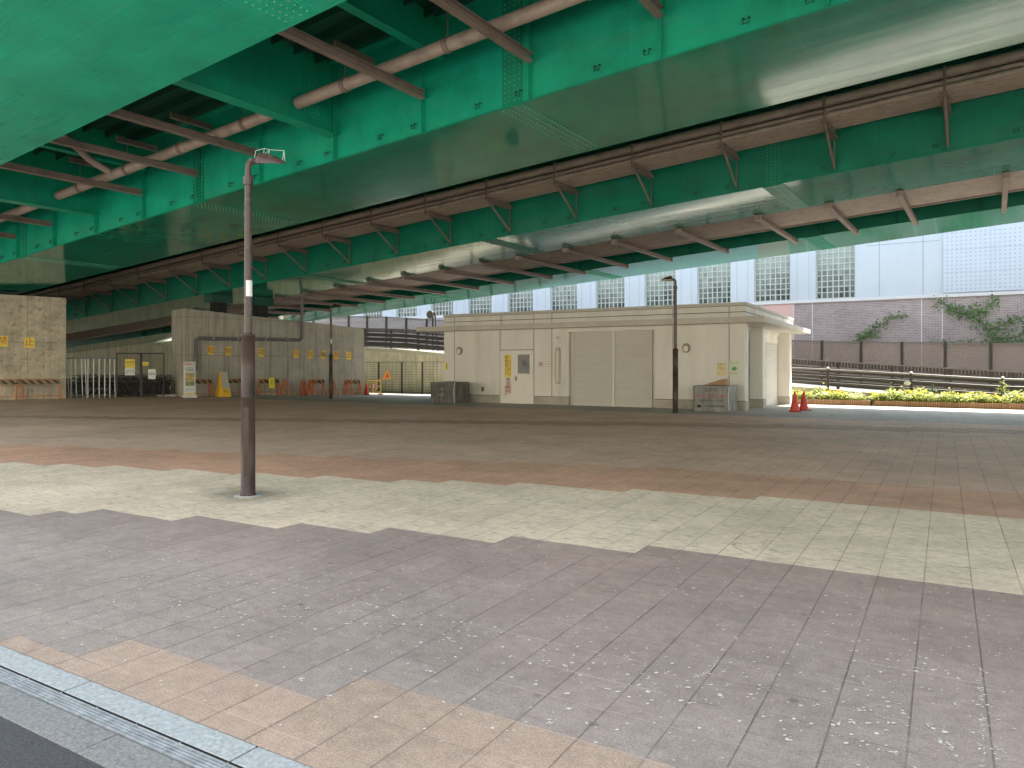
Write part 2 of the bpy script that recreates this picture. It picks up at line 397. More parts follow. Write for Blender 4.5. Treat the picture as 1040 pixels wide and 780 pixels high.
BRICK=brickm('facade_brick',(.33,.275,.28),(.25,.205,.21),(.45,.41,.41),.30,.10,.014)
PINK=mat('pink_tile',(.62,.42,.40),.6,.05,2)
MUNT=mat('window_mullion',(.44,.48,.46),.5)
SCREEN_P=mat('screen_panel_tile',(.48,.56,.66),.5,.04,1)
SCREEN_H=mat('screen_hole',(.34,.41,.50),.6)
EDGING=brickm('planter_edging',(.40,.22,.10),(.30,.16,.08),(.12,.07,.04),.085,4.0,.012)
SOIL=mat('soil',(.09,.065,.045),.95,.3,14,bump=.6)
LEAFA=leafm('leaf_yellow_green',(.20,.26,.06),(.42,.44,.13))
LEAFB=leafm('leaf_green',(.05,.13,.03),(.13,.22,.05))
LEAFV=leafm('leaf_vine',(.05,.14,.04),(.20,.30,.11))
FLY=leafm('petal_yellow',(.75,.55,.05),(.85,.70,.15))
FLW=leafm('petal_white',(.75,.73,.68),(.85,.82,.78))
FLR=leafm('petal_red',(.45,.05,.06),(.6,.16,.2))
STEM=mat('stem_brown',(.10,.075,.04),.8)
RUBBER=mat('rubber_black',(.02,.02,.02),.7)
BIKEM=mat('bicycle_metal',(.14,.14,.15),.35,.1,5,metal=.6)
BIKED=mat('bicycle_dark_paint',(.04,.04,.05),.35)
BIKEB=mat('bicycle_blue_paint',(.05,.10,.18),.35)
MIRM=mat('mirror_back',(.10,.09,.08),.4,.15,6)
PETAL=mat('petal_fallen',(.72,.69,.66),.7,.1,50)
RUST=mat('stub_rust',(.30,.14,.07),.8)
m,nt,bs=new_mat('barrier_panel_smoke')
bs.inputs['Base Color'].default_value=(.25,.195,.17,1); bs.inputs['Roughness'].default_value=.25; bs.inputs['Alpha'].default_value=.5
SMOKE=m
m,nt,bs=new_mat('glass_block')
tc=N(nt,'ShaderNodeTexCoord'); sep=N(nt,'ShaderNodeSeparateXYZ'); L(nt,tc.outputs['Object'],sep.inputs[0])
cb=N(nt,'ShaderNodeCombineXYZ'); L(nt,mathn(nt,'FLOOR',mathn(nt,'DIVIDE',sep.outputs[0],.3286)),cb.inputs[0]); L(nt,mathn(nt,'FLOOR',mathn(nt,'DIVIDE',sep.outputs[2],.36)),cb.inputs[1])
wn=N(nt,'ShaderNodeTexWhiteNoise'); wn.noise_dimensions='3D'; L(nt,cb.outputs[0],wn.inputs['Vector'])
cl=noise(nt,tc.outputs['Object'],.55,3)
hz=maprange(nt,sep.outputs[2],5.6,8.6,-.30,.42)  # panes lighten with height, painting the reflection into the colour
v=mathn(nt,'ADD',mathn(nt,'ADD',mathn(nt,'MULTIPLY',wn.outputs['Value'],.3),hz),mathn(nt,'MULTIPLY',cl,.75))
base=mixc(nt,maprange(nt,v,.25,.8,0,1),(.06,.075,.07),(.28,.36,.33))
L(nt,base,bs.inputs['Base Color']); bs.inputs['Roughness'].default_value=.18
GLASSB=m

# ------------------------------------------------------------------ ground, road, paving
def sheet(name, mats, label, cat, rz=RAB, kind='structure'):
    def fin(mb):
        o=mb.build(name,mats); o.rotation_euler=(0,0,rz); return tag(o,label,cat,kind=kind)
    return fin
g=MB(); g.quad((-500,-500,-.75),(500,-500,-.75),(500,500,-.75),(-500,500,-.75))
sheet('ground',[GRD],'grey ground reaching out to the horizon under the city','ground')(g)
E1=[(0,655),(105,655),(200,680),(272,695),(335,702),(405,703),(500,731),(670,780)]
E2=[(0,518.5),(71,521.5),(128,519.5),(247,534),(336,536),(433,543),(523,547),(690,560),(860,578),(1040,596)]
E3=[(0,470),(100,473),(200,478),(350,486),(436,489),(520,491.5),(690,501),(860,510.5),(1040,522)]
E4=[(0,451),(175,457),(350,464),(520,470),(690,476),(840,484),(1040,493)]
E5=[(0,424),(345,429),(700,433),(1040,441)]
E7=[(840,424.5),(1000,431.5)]
E6=[(0,422),(345,425.5),(700,429),(1040,436)]
def edge(pts):
    q=sorted((to_ab(*ground(u,v)[:2])[1], to_ab(*ground(u,v)[:2])[0]) for u,v in pts); return q
EDG=[edge(e) for e in (E1,E2,E3,E4,E5,E6)]
A7=min(q[1] for q in edge(E7))
def snap(a): return .08+T*round((a-.08)/T)
KA=2.02
def b_ab(u,v):
    x,y,_=ground(u,v); return to_ab(x,y)
pv=MB(); b_lo=-75; b_hi=48
j0=int((b_lo-.163)//T); j1=int((b_hi-.163)//T)
for j in range(j0,j1):
    x0=.163+j*T; x1=x0+T; bc=(x0+x1)/2
    cuts=[KA]
    BR=[(None,None),b_ab(690,559.5),b_ab(777,505),b_ab(690,476),(None,None),(None,None)]
    for q in EDG:
        a=lerp(max(q[0][0]-4,min(q[-1][0]+2.5,bc)),q) if not (q is EDG[0]) else lerp(max(q[0][0]-1,min(q[-1][0]+6,bc)),q)
        qi=[i for i,e_ in enumerate(EDG) if e_ is q][0]
        if BR[qi][0] is not None and bc>BR[qi][1]: a=BR[qi][0]
        cuts.append(max(cuts[-1], snap(a)))
    a7=max(cuts[-1]+T,snap(A7+.25)); cuts.append(a7)
    cuts.append(max(25.05,a7))
    for mi,(a0,a1) in enumerate(zip(cuts,cuts[1:])):
        mi=(0,1,2,3,4,5,4,6)[mi]
        if a1>a0+1e-4: pv.quad((x0,a0,0),(x1,a0,0),(x1,a1,0),(x0,a1,0),mi=mi)
    pv.quad((x0,25.05,0),(x1,25.05,0),(x1,46,gz(46)),(x0,46,gz(46)),mi=6)
sheet('plaza_paving',[PAV_TAN,PAV_GREY,PAV_CREAM,PAV_ORANGE,PAV_DARK,PAV_RED,PAV_PALE],'square paved plaza floor in grey, cream, orange and brown bands','paving')(pv)
kb=MB(); x=-60.0
while x<30:
    kb.box(x+.004,x+1.196-.004,1.885,2.016,-.10,.003); x+=1.2
o=kb.build('kerb',[GRAN],bev=.003); o.rotation_euler=(0,0,RAB); tag(o,'pale granite kerb stones along the plaza edge','kerb',kind='structure')
dc=MB(); dc.box(-60,30,1.79,1.883,-.12,-.016,1)
dc.box(-60,30,1.8802,1.8846,-.1,.0008,1)
x=-9.0
while x<4:
    for k in range(5): dc.box(x+.0,x+.287,1.796+k*.0170,1.8075+k*.0170,-.03,-.002)
    dc.box(x+.289,x+.298,1.793,1.880,-.03,-.0015); x+=.30
o=dc.build('drain_channel',[STEELD,HOLE]); o.rotation_euler=(0,0,RAB); tag(o,'narrow slotted drain grate between kerb and gutter','drain',kind='structure')
gt=MB(); x=-60.6
while x<30:
    gt.box(x+.003,x+1.2-.003,1.62,1.788,-.10,-.004); x+=1.2
o=gt.build('gutter',[GUTT],bev=.003); o.rotation_euler=(0,0,RAB); tag(o,'speckled concrete gutter slabs beside the asphalt','gutter',kind='structure')
rd=MB(); rd.quad((-200,-7,-.012),(200,-7,-.012),(200,1.617,-.006),(-200,1.617,-.006))
sheet('asphalt_road',[ASPH],'dark grey asphalt road in the lower corner','road')(rd)
rd=MB(); rd.quad((-200,-60,.05),(200,-60,.05),(200,-7,.05),(-200,-7,.05)); rd.quad((-200,-7,-.014),(200,-7,-.014),(200,-7,.05),(-200,-7,.05))  # out of view; kept pale so sunlight bounces back under the viaduct
sheet('pavement',[PALE],'unseen pavement across the road, pale to bounce light','pavement')(rd)

OPP=mat('bounce_facade',(.66,.60,.50),.8,.06,.5)
ob_=MB(); ob_.box(-70,60,-30,-17,-.5,13,0)  # unseen block added behind the camera to throw warm light forward
for k in range(32):
    for z in (1.2,4.6,8.0): ob_.box(-66+4*k,-64+4*k,-17.05,-16.95,z,z+1.9,1)
o=ob_.build('bounce_building',[OPP,DGLASS]); o.rotation_euler=(0,0,RAB); tag(o,'unseen cream building added behind the viewer to bounce sunlight','building',kind='structure')

# fallen petals and droppings
pt=MB()
def petal(x,y,r):
    n=random.choice((4,5,6)); a0=random.random()*6.3; e=random.uniform(.4,1.)
    vs=[]
    for k in range(n):
        t=a0+2*math.pi*k/n; rr=r*random.uniform(.6,1.2)
        vs.append((x+rr*math.cos(t),y+rr*e*math.sin(t),.004+random.uniform(0,.002)))
    pt.add(vs,[tuple(range(n))])
def spray(u,v,su,sv,n,rmin=.003,rmax=.011):
    for _ in range(n):
        uu=random.gauss(u,su); vv=random.gauss(v,sv)
        if vv<470: continue
        X,Y,_z=ground(uu,vv)
        if to_ab(X,Y)[0]<2.05: continue
        petal(X,Y,rmin+(rmax-rmin)*random.random()**1.6)
for c in ((300,615,70,16,170),(360,628,60,12,130),(230,598,60,10,90),(470,640,70,14,110),(120,575,60,14,70),(80,560,60,14,60),(560,668,60,20,80),
          (640,690,102,25,70,.016),(715,690,68,21,60,.016),(760,700,102,35,60,.016),(870,735,85,21,70,.016),(930,735,68,25,50,.016),(860,640,110,30,90),(520,600,220,40,420),(400,560,220,20,200),(760,680,200,40,420),(200,600,140,30,200),(940,690,70,40,200),
          (760,610,160,25,120),(330,660,160,40,90),(160,620,100,30,60),(520,740,220,25,60),(700,570,250,25,60),(940,620,70,25,60)):
    spray(c[0],c[1],c[2],c[3],int(c[4]*.5),.003,c[5] if len(c)>5 else .013)
for v in range(682,780,3):
    u=995.5+(v-680)*.03
    for _ in range(random.randint(0,3)): spray(u,v,1.6,2,1,.003,.009)
for k in range(26):
    t=k/25; spray(705+27*t,688-20*t*t,.8,.6,2,.003,.006)
for u,v in ((577,678),(679,685),(740,696),(874,721),(865,735),(906,764),(965,760),(960,683),(994.6,680),(996,700),(997,717),(998,733),(998,760),(947,739),(1017,762),(956,755),(636,668),(312,618),(345,622),(372,634),(455,650),(520,668),(333,708),(308,690),(560,735),(800,752)):
    X,Y,_z=ground(u,v)
    for _ in range(7):
        petal(X+random.gauss(0,.011),Y+random.gauss(0,.018),random.uniform(.003,.010))
o=pt.build('fallen_petals',[PETAL]); tag(o,'small white petals and specks scattered over the grey paving','petals',kind='stuff')

tm,nt,bs=new_mat('tyre_rubber_mark'); bs.inputs['Base Color'].default_value=(.10,.09,.08,1); bs.inputs['Roughness'].default_value=.8
L(nt,maprange(nt,noise(nt,coords(nt),6,4),.4,.7,0,.22),bs.inputs['Alpha'])
mb=MB(); cx,cy,_=ground(893,556)
for R0,w_ in ((.62,.03),(.72,.02),(.80,.025)):
    pr=[]
    for k in range(28):
        t=R(80+5.2*k); pr.append(((cx+R0*1.5*math.cos(t),cy+R0*math.sin(t),.003),(cx+(R0+w_)*1.5*math.cos(t),cy+(R0+w_)*math.sin(t),.003)))
    for (a,b),(c,d) in zip(pr,pr[1:]): mb.quad(a,c,d,b)
o=mb.build('tyre_marks',[tm]); tag(o,'faint curved dark tyre scuffs on the cream paving','tyre marks',kind='stuff')

# ------------------------------------------------------------------ viaduct
H0=7.25; SL=.0612
via=thing('viaduct',(0,0,0),RBR,'green steel box girder viaduct spanning over the whole plaza','viaduct')
fv=lambda x,y,z:(x,y,H0+SL*x+z)
S0,S1=-88,64
GIR=[(3.8,7.40),(12.2,15.78),(22.4,26.2),(31.9,35.7)]
DEP=2.35
def bolts(mb, pts, axis, r=.017, h=.014, mi=0):
    for p in pts:
        x,y,z=p
        ring=[]
        for k in range(6):
            t=k*math.pi/3; c,s_=r*math.cos(t),r*math.sin(t)
            ring.append((c,s_))
        if axis=='-z': a=[(x+c,y+s_,z) for c,s_ in ring]; b=[(x+c*.7,y+s_*.7,z-h) for c,s_ in ring]
        elif axis=='-y': a=[(x+c,y,z+s_) for c,s_ in ring]; b=[(x+c*.7,y-h,z+s_*.7) for c,s_ in ring]
        mb.add(a+b,[(0,1,2,3,4,5),(6,7,8,9,10,11)]+[(i,(i+1)%6,6+(i+1)%6,6+i) for i in range(6)],mi)
spl={0:[-8.6,-19.2,2.0],1:[-8.1,-18.7,-29.3,2.5],2:[-5.5,-15.9,-26.3,4.9],3:[-6.3,-16.8,-27.3,4.2]}
for gi,(t0,t1) in enumerate(GIR):
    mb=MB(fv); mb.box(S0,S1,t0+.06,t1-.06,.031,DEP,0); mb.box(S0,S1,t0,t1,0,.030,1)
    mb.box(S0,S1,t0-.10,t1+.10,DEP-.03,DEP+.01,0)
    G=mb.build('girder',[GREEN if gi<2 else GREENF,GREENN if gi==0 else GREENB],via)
    for s in spl[gi]:
        sp=MB(fv)
        sp.box(s-.30,s+.30,t0+.03,t1-.03,-.014,-.001,0)
        bolts(sp,[(s-.24+.16*i,t0+.09+.115*j,-.014) for i in range(4) for j in range(int((t1-t0-.15)/.115))],'-z',mi=1)
        sp.box(s-.24,s+.24,t0+.046,t0+.0585,.06,DEP-.1,0)
        bolts(sp,[(s-.18+.12*i,t0+.046,.12+.1*j) for i in range(4) for j in range(21)],'-y',mi=1)
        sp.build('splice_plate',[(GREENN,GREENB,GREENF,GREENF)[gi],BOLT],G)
    if gi in (1,2,3):
        s=-4.9+2.75*3 if gi==1 else (-1.02+2.78*4 if gi==2 else 8)
        step=2.75 if gi==1 else 2.78
        n=0
        while s>-58 and n<26:
            st=MB(fv); st.box(s-.009,s+.009,t0-.075,t0+.058,.035,DEP-.04); st.build('stiffener',[GREEN if gi<2 else GREENF],G)
            if gi<3:
                for ds,w in ((.28,.0),(-step/2+.1,0)):
                    lg=MB(fv); xx=s-ds if ds>0 else s+ds
                    lg.tube([(xx-.05,t0+.055,.27),(xx-.05,t0-.02,.27),(xx-.05,t0-.02,.17),(xx+.05,t0-.02,.17),(xx+.05,t0-.02,.27),(xx+.05,t0+.055,.27)],.013,5,smooth=False)
                    lg.build('lifting_lug',[GREEND],G)
            s-=step; n+=1
# deck plate with ribs, edge parapets
dk=MB(fv); dk.box(S0,S1,3.3,37.6,DEP+.011,DEP+.30,0)
for a,b in ((7.4,12.2),(26.2,31.9)):
    k=a+.5
    while k<b-.3: dk.box(S0,S1,k,k+.03,DEP-.22,DEP+.010,0); k+=.62
dk.build('deck',[GREEND],via)
pp=MB(fv)
for a in (3.3,37.3): pp.box(S0,S1,a,a+.28,DEP+.302,DEP+1.35,0)
pp.build('parapet',[PARA],via)
# cross beams between the two near girders
for i,s in enumerate((8.8,-2.2,-13.2,-24.2,-35.2,-46.2)):
    cb_=MB(fv); cb_.box(s-.012,s+.012,7.345,12.255,.62,DEP-.03); cb_.box(s-.16,s+.16,7.345,12.255,.60,.619)
    for tt,sg in ((12.255,-1),(7.345,1)):
        x=tt+sg*.75
        bolts(cb_,[],'-y')
        cb_.box(s-.018,s-.0125,min(x-.25,x+.25),max(x-.25,x+.25),.7,DEP-.15,0)
        cb_.box(s+.0125,s+.018,min(x-.25,x+.25),max(x-.25,x+.25),.7,DEP-.15,0)
        for ii in range(4):
            for jj in range(15):
                yy=x-.19+.125*ii; zz=.76+.1*jj
                for k in (-1,1):
                    xx=s+k*.018; r=.016
                    ring=[(xx,yy+r*math.cos(q*math.pi/3),zz+r*math.sin(q*math.pi/3)) for q in range(6)]
                    tip=[(xx+k*.013,yy+.7*r*math.cos(q*math.pi/3),zz+.7*r*math.sin(q*math.pi/3)) for q in range(6)]
                    cb_.add(ring+tip,[(6,7,8,9,10,11)]+[(q,(q+1)%6,6+(q+1)%6,6+q) for q in range(6)],1)
    # ring round the pipe hole
    cb_.torus((s+.02,11.05,1.02),(1,0,0),.24,.018,20,5,0)
    cb_.torus((s-.02,11.05,1.02),(1,0,0),.24,.018,20,5,0)
    cb_.build('cross_beam',[GREEN,BOLT],via)
for s in (3.3,-7.7-2.2,-18.7-2.6,-32):
    cb_=MB(fv); cb_.box(s-.01,s+.01,7.345,12.255,1.5,DEP-.03); cb_.box(s-.11,s+.11,7.345,12.255,1.48,1.499); cb_.build('cross_beam',[GREEN],via)
for s in (3.3,-7.7,-18.7,-29.7,-40):
    cb_=MB(fv); cb_.box(s-.012,s+.012,26.15,31.95,.95,DEP-.03); cb_.box(s-.16,s+.16,26.15,31.95,.93,.949); cb_.build('cross_beam',[GREEN],via)
# brown support beams under the gap
SB=[-4.9+2.75*k for k in range(-1,3)]; sb_list=[3.35,.55,-4.9,-7.6,-10.35,-16,-18.6,-21.4,-27,-29.7,-32.4,-38,-40.8,-43.5]
for s in sb_list:
    mb=MB(fv)
    mb.box(s-.075,s+.075,7.35,12.14,.72,.735); mb.box(s-.075,s+.075,7.35,12.14,.865,.88); mb.box(s-.006,s+.006,7.35,12.14,.734,.866)
    mb.build('support_beam',[BROWN],via)
# drain pipe between the near girders
PT,PH=11.05,1.02
dp=MB(fv); dp.tube([(S1,PT,PH),(-13.1,PT,PH)],.135,14); dp.tube([(-13.3,PT,PH),(-24.1,PT,PH)],.135,14); dp.tube([(-24.3,PT,PH),(-48,PT,PH)],.135,14)
dp.tube([(-20.9,PT,PH),(-21.2,PT-.5,PH+.35),(-21.2,PT-1.2,PH+.85),(-21.2,PT-1.6,PH+1.28)],.10,12)
DP=dp.build('drain_pipe',[BROWNP],via)
for s in (-5.7,-8.8,-11.6,-15.0,-17.6,-20.2,-22.8,-2.9,.2):
    mb=MB(fv); mb.tube([(s-.06,PT,PH),(s+.06,PT,PH)],.155,14)
    mb.tube([(s,PT,PH+.15),(s,PT,PH+.72)],.012,6); mb.box(s-.05,s+.05,PT-.3,PT+.85,PH+.70,PH+.84)
    mb.build('pipe_hanger',[BROWN],DP)
# cable rack on the third girder, with brackets
rk=MB(fv)
for k in range(7): rk.tube([(S0,20.96+k*.19,1.235),(S1,20.96+k*.19,1.235)],.078,10,1)
for k in range(3): rk.tube([(S0,20.98+k*.19,1.385-.0*k),(S1,20.98+k*.19,1.385)],.06,10,1)
rk.tube([(S0,21.02,1.62),(S1,21.02,1.62)],.135,14,1)
rk.tube([(S0,21.45,1.52),(S1,21.45,1.52)],.09,10,1)
RK=rk.build('cable_rack',[BROWN,BROWNP],via)
s=-1.02+2.78*4
for k in range(25):
    mb=MB(fv); t0=22.4
    mb.box(s-.05,s+.05,20.9,t0+.05,1.05,1.15); mb.box(s-.09,s+.09,21.3,t0+.05,.98,1.049)
    mb.tube([(s,21.0,1.05),(s,t0+.04,.14)],.035,6,smooth=False); mb.tube([(s+.0,t0+.0,.10),(s,t0+.0,1.05)],.03,6,smooth=False)
    mb.tube([(s,20.88,1.16),(s,20.88,1.74),(s,21.2,1.74)],.03,5,smooth=False)
    mb.build('bracket',[BROWN],RK); s-=2.78
# cable tray between the two far girders
ct=MB(fv); t=26.3
while t<29.0:
    ct.tube([(S0,t+.05,.07),(S1,t+.05,.07)],.055,8,0); t+=.15
ct.box(S0,S1,26.26,29.06,.131,.15,0); ct.box(S0,S1,29.02,29.10,-.03,.17,1)
CT=ct.build('cable_tray',[BROWNP,BROWN],via)
for s in (9.0,6.2,3.2,.3,-2.5,-4.6,-6.9,-9.8,-12.4,-14.6,-16.9,-18.8,-21.1,-23.4,-25.7,-28,-30.3,-32.6,-35,-37.4,-40):
    mb=MB(fv); mb.box(s-.075,s+.075,26.0,32.05,-.175,-.160); mb.box(s-.075,s+.075,26.0,32.05,-.045,-.030); mb.box(s-.008,s+.008,26.0,32.05,-.161,-.044)
    mb.box(s-.10,s+.10,25.95,26.15,-.20,-.02); mb.box(s-.07,s+.07,31.95,32.06,-.17,-.003)
    mb.build('cross_arm',[BROWN],CT)

# ------------------------------------------------------------------ piers
WD=(.80,.60)          # wall direction between skew and square
def wall_frame(P, d): return math.atan2(d[1],d[0])
wd=(.764,.645); wl=math.hypot(*wd); wd=(wd[0]/wl,wd[1]/wl)
def on_line(u,P,d):
    p=(u-U0)/F; return (p*P[1]-P[0])/(d[0]-p*d[1])
PL=(-20.8,34.0); dl=(.838,.546)
RPL=math.atan2(dl[1],dl[0])
pier=thing('concrete_pier',(PL[0],PL[1],0),RPL,'mottled concrete pier with two yellow signs beside the bicycle park','pier')
mb=MB(); mb.add([(-16,0,-.3),(0,0,-.3),(0,1.8,-.3),(-16,1.8,-.3),(-16,0,4.95),(0,0,4.70),(0,1.8,4.70),(-16,1.8,4.95)],[(0,3,2,1),(4,5,6,7),(0,1,5,4),(1,2,6,5),(2,3,7,6),(3,0,4,7)])
mb.build('wall',[CONC_L],pier,bev=.03)
PR=ground(187,403)[:2]
q=(370-U0)/F; Yr=43.0; PRE=(q*Yr,Yr); LR=math.hypot(PRE[0]-PR[0],PRE[1]-PR[1]); dr=((PRE[0]-PR[0])/LR,(PRE[1]-PR[1])/LR)
RPR=math.atan2(dr[1],dr[0])
def zr(k): return 4.36+(3.72-4.36)*k/LR
pier2=thing('concrete_pier',(PR[0],PR[1],0),RPR,'long concrete pier with a drain pipe and a row of yellow signs','pier')
mb=MB(); mb.add([(0,0,-.6),(LR,0,-.6),(LR,1.75,-.6),(0,1.75,-.6),(0,0,zr(0)),(LR,0,zr(LR)),(LR,1.75,zr(LR)),(0,1.75,zr(0))],[(0,3,2,1),(4,5,6,7),(0,1,5,4),(1,2,6,5),(2,3,7,6),(3,0,4,7)])
mb.build('wall',[CONC_R],pier2,bev=.03)
def kz(u,v,P=PR,d=dr):
    k=on_line(u,P,d); Y=P[1]+k*d[1]; return k, EYE+(V0-v)/F*Y
pts=[kz(305,318),kz(305,345.5),kz(198,343.5),kz(198,374),kz(188.5,385)]
pp_=MB(); pp_.tube([(pts[0][0],-.17,pts[0][1]+.9),(pts[0][0],-.17,pts[1][1]+.12),(pts[0][0]-.12,-.17,pts[1][1]),(pts[2][0]+.12,-.17,pts[2][1]),(pts[2][0],-.17,pts[2][1]-.12),(pts[3][0],-.17,pts[3][1]),(pts[4][0],-.17,pts[4][1])],.085,12)
P2=pp_.build('drain_pipe',[mat('drain_pipe_grey',(.17,.155,.15),.4,.15,5)],pier2)
for u in (215,240,268,290):
    k,z=kz(u,344.3); cl_=MB(); cl_.tube([(k-.05,-.17,z),(k+.05,-.17,z)],.105,12); cl_.box(k-.03,k+.03,-.08,0,z-.04,z+.04); cl_.build('pipe_clamp',[STEELD],P2)
# bearings under the girders
def bearing(Pp,k,d,ztop,gt):
    X,Y=Pp[0]+d[0]*k-d[1]*.9, Pp[1]+d[1]*k+d[0]*.9
    s=EX*X+EY_*Y; t=NX*X+NY*Y; zb=H0+SL*s
    mb=MB(); 
    if zb-ztop>.05:
        mb.box(s-.28,s+.28,t-.3,t+.3,ztop-.02,ztop+(zb-ztop)*.6,1); mb.box(s-.35,s+.35,t-.6,t+.6,ztop+(zb-ztop)*.6,zb-.004,0)
        mb.build('bearing',[GREEND,DARKBRG],via)
def k_for(Pp,d,tt):
    return (tt-NX*(Pp[0]-d[1]*.9)-NY*(Pp[1]+d[0]*.9))/(NX*d[0]+NY*d[1])
for tt in (13.1,14.9,5.0,6.5):
    k=k_for(PL,dl,tt); bearing(PL,k,dl,4.7-k*.0156,0)
for tt in (23.2,25.4):
    k=k_for(PR,dr,tt); bearing(PR,k,dr,zr(k),0)

# signs on the piers: one character per sheet
def sheet_sign(P,d,rz,u,v,w,h,ch,col,label,group=None,ymat=YELS,tilt=0):
    k=on_line(u,P,d); Y=P[1]+k*d[1]; z=EYE+(V0-v)/F*Y
    o=thing('warning_sign',(P[0]+d[0]*k+d[1]*.012,P[1]+d[1]*k-d[0]*.012,z-h/2),rz,label,'sign',group)
    mb=MB(); mb.box(-w/2,w/2,-.006,.006,0,h); mb.build('sheet',[ymat],o)
    text(ch,h*.80,col,o,0,-.008,h*.5)
    return o
sheet_sign(PL,dl,RPL,2.5,346.5,.40,.48,'禁',REDB,'yellow sheet reading 禁 on the mottled pier at the photo edge')
sheet_sign(PL,dl,RPL,30,348,.40,.48,'止',REDB,'yellow sheet reading 止 on the mottled pier by the white gate')
for u,v,ch,c,lab in ((214,355.8,'駐',RED,'yellow sheet reading 駐 below the pipe elbow, first of the long pier row'),
    (231.8,356.6,'輪',REDB,'yellow sheet reading 輪 above the yellow folding sign'),
    (249,357.3,'区',REDB,'yellow sheet reading 区 behind the tall brown lamp post'),
    (265.2,357.8,'域',REDB,'yellow sheet reading 域 just beside the tall brown lamp post'),
    (300.5,359.5,'外',RED,'yellow sheet reading 外 under the pipe bend over the red cone'),
    (315,360,'駐',REDB,'yellow sheet reading 駐, second after the pipe bend'),
    (328.3,360.3,'輪',BLK,'yellow sheet reading 輪 next before the distant lamp post'),
    (341.5,360.8,'禁',RED,'yellow sheet reading 禁 right after the distant lamp post'),
    (354,361.3,'止',REDB,'yellow sheet reading 止 at the far end of the long pier')):
    sheet_sign(PR,dr,RPR,u,v,.32,.45,ch,c,lab)

# ------------------------------------------------------------------ street lamps
def make_lamp(loc, rz, sc, label, head=1, sticker=True):
    o=thing('street_lamp',loc,rz,label,'street lamp','brown street lamps on the plaza')
    mb=MB()
    mb.lathe([(.001,.002),(.092,.002),(.092,.02),(.083,.024),(.081,1.165),(.0835,1.166),(.0835,1.18),(.081,1.181),(.078,1.90),(.083,1.902),(.083,1.915),(.049,1.93),(.048,1.935)],20)
    for z in (.35,.42,.50,.62): mb.lathe([(.001,.006),(.008,.004),(.010,0)],8,(.0,-.081,z))
    P=mb.build('pole',[POLE],o)
    ft=MB(); ft.lathe([(.001,.004),(.15,.004),(.165,.001),(.17,-.01)],20); ft.build('footing',[PARA],o)
    mb=MB(); mb.lathe([(.047,1.93),(.041,3.74),(.041,3.745)],18); mb.build('upper_pole',[POLEU],o)
    hd=MB(); hd.box(-.05,.05,-.005,.0,1.24,1.62); 
    dm=MB(); dm.prism([(-.03,.25),(.03,.25),(.03,1.05),(-.03,1.05)],'y',-.086,-.0805); dm.build('service_door',[POLE],o)
    if sticker:
        st=MB(); arc=[R(-105+10*k) for k in range(13)]; st.add([(.0475*math.cos(t),.0475*math.sin(t),z) for z in (2.37,2.56) for t in arc],[(k,k+1,14+k,13+k) for k in range(12)]); st.build('sticker',[PAPER],o)
    ar=MB(); ar.tube([(0,0,3.70),(0,0,3.80)],.056,14); ar.tube([(0,0,3.79),(0,0,3.92),(.012,0,3.965),(.06,0,3.985),(.14,0,3.99)],.036,10); ar.tube([(.045,-.06,3.985),(.045,.06,3.985)],.022,8)
    ar.build('arm',[POLEU],o)
    # head: a half shell with a pointed nose
    h=MB(); Lh=.34; n=12; mseg=12; vs=[]
    for i in range(n+1):
        x=i/n; w=.088*math.sqrt(max(0,1-x**2.2))+.004; hh=.125*(1-x**1.7)**.8+.004 if x<1 else .004
        if i==0: hh=.10; w=.075
        for k in range(mseg+1):
            t=math.pi*k/mseg; vs.append((.11+Lh*x, w*math.cos(t), 3.965+hh*math.sin(t)+.27*w*math.cos(t)))
    fs=[]
    for i in range(n):
        for k in range(mseg): fs.append((i*(mseg+1)+k,i*(mseg+1)+k+1,(i+1)*(mseg+1)+k+1,(i+1)*(mseg+1)+k))
    h.add(vs,fs,0,True); h.add(vs[:mseg+1],[tuple(range(mseg+1))],0)
    bot=[vs[i*(mseg+1)] for i in range(n+1)]+[vs[i*(mseg+1)+mseg] for i in range(n,-1,-1)]
    h.add(bot,[tuple(range(len(bot)))],1)
    h.build('lamp_head',[mat('lamp_shell',(.085,.045,.038),.22,.2,8),TUBEW],o)
    w=MB()
    for x,z in ((.09,4.11),(.19,4.14),(.25,4.125),(.42,4.12)): w.tube([(x-.02,0,4.0),(x,0,z)],.0035,5)
    w.tube([(.09,0,4.11),(.19,0,4.14),(.25,0,4.125),(.42,0,4.12)],.003,5); w.tube([(.42,0,4.12),(.43,0,3.99)],.003,5)
    w.tube([(.19,-.03,4.05),(.25,0,4.125)],.003,5)
    w.build('bird_wire',[WIRE],o)
    o.scale=(sc,sc,sc); return o
make_lamp(LAMP0, R(4), 1.0, 'tall brown street lamp in the foreground standing on cream paving')
l2=ground(686,419.5); make_lamp(l2, R(183), 4.40/4.05, 'slim brown street lamp in front of the beige service building',sticker=False)
l3=ground(336,405.3); make_lamp(l3, R(20), 4.35/4.05, 'distant brown street lamp in front of the long concrete pier')

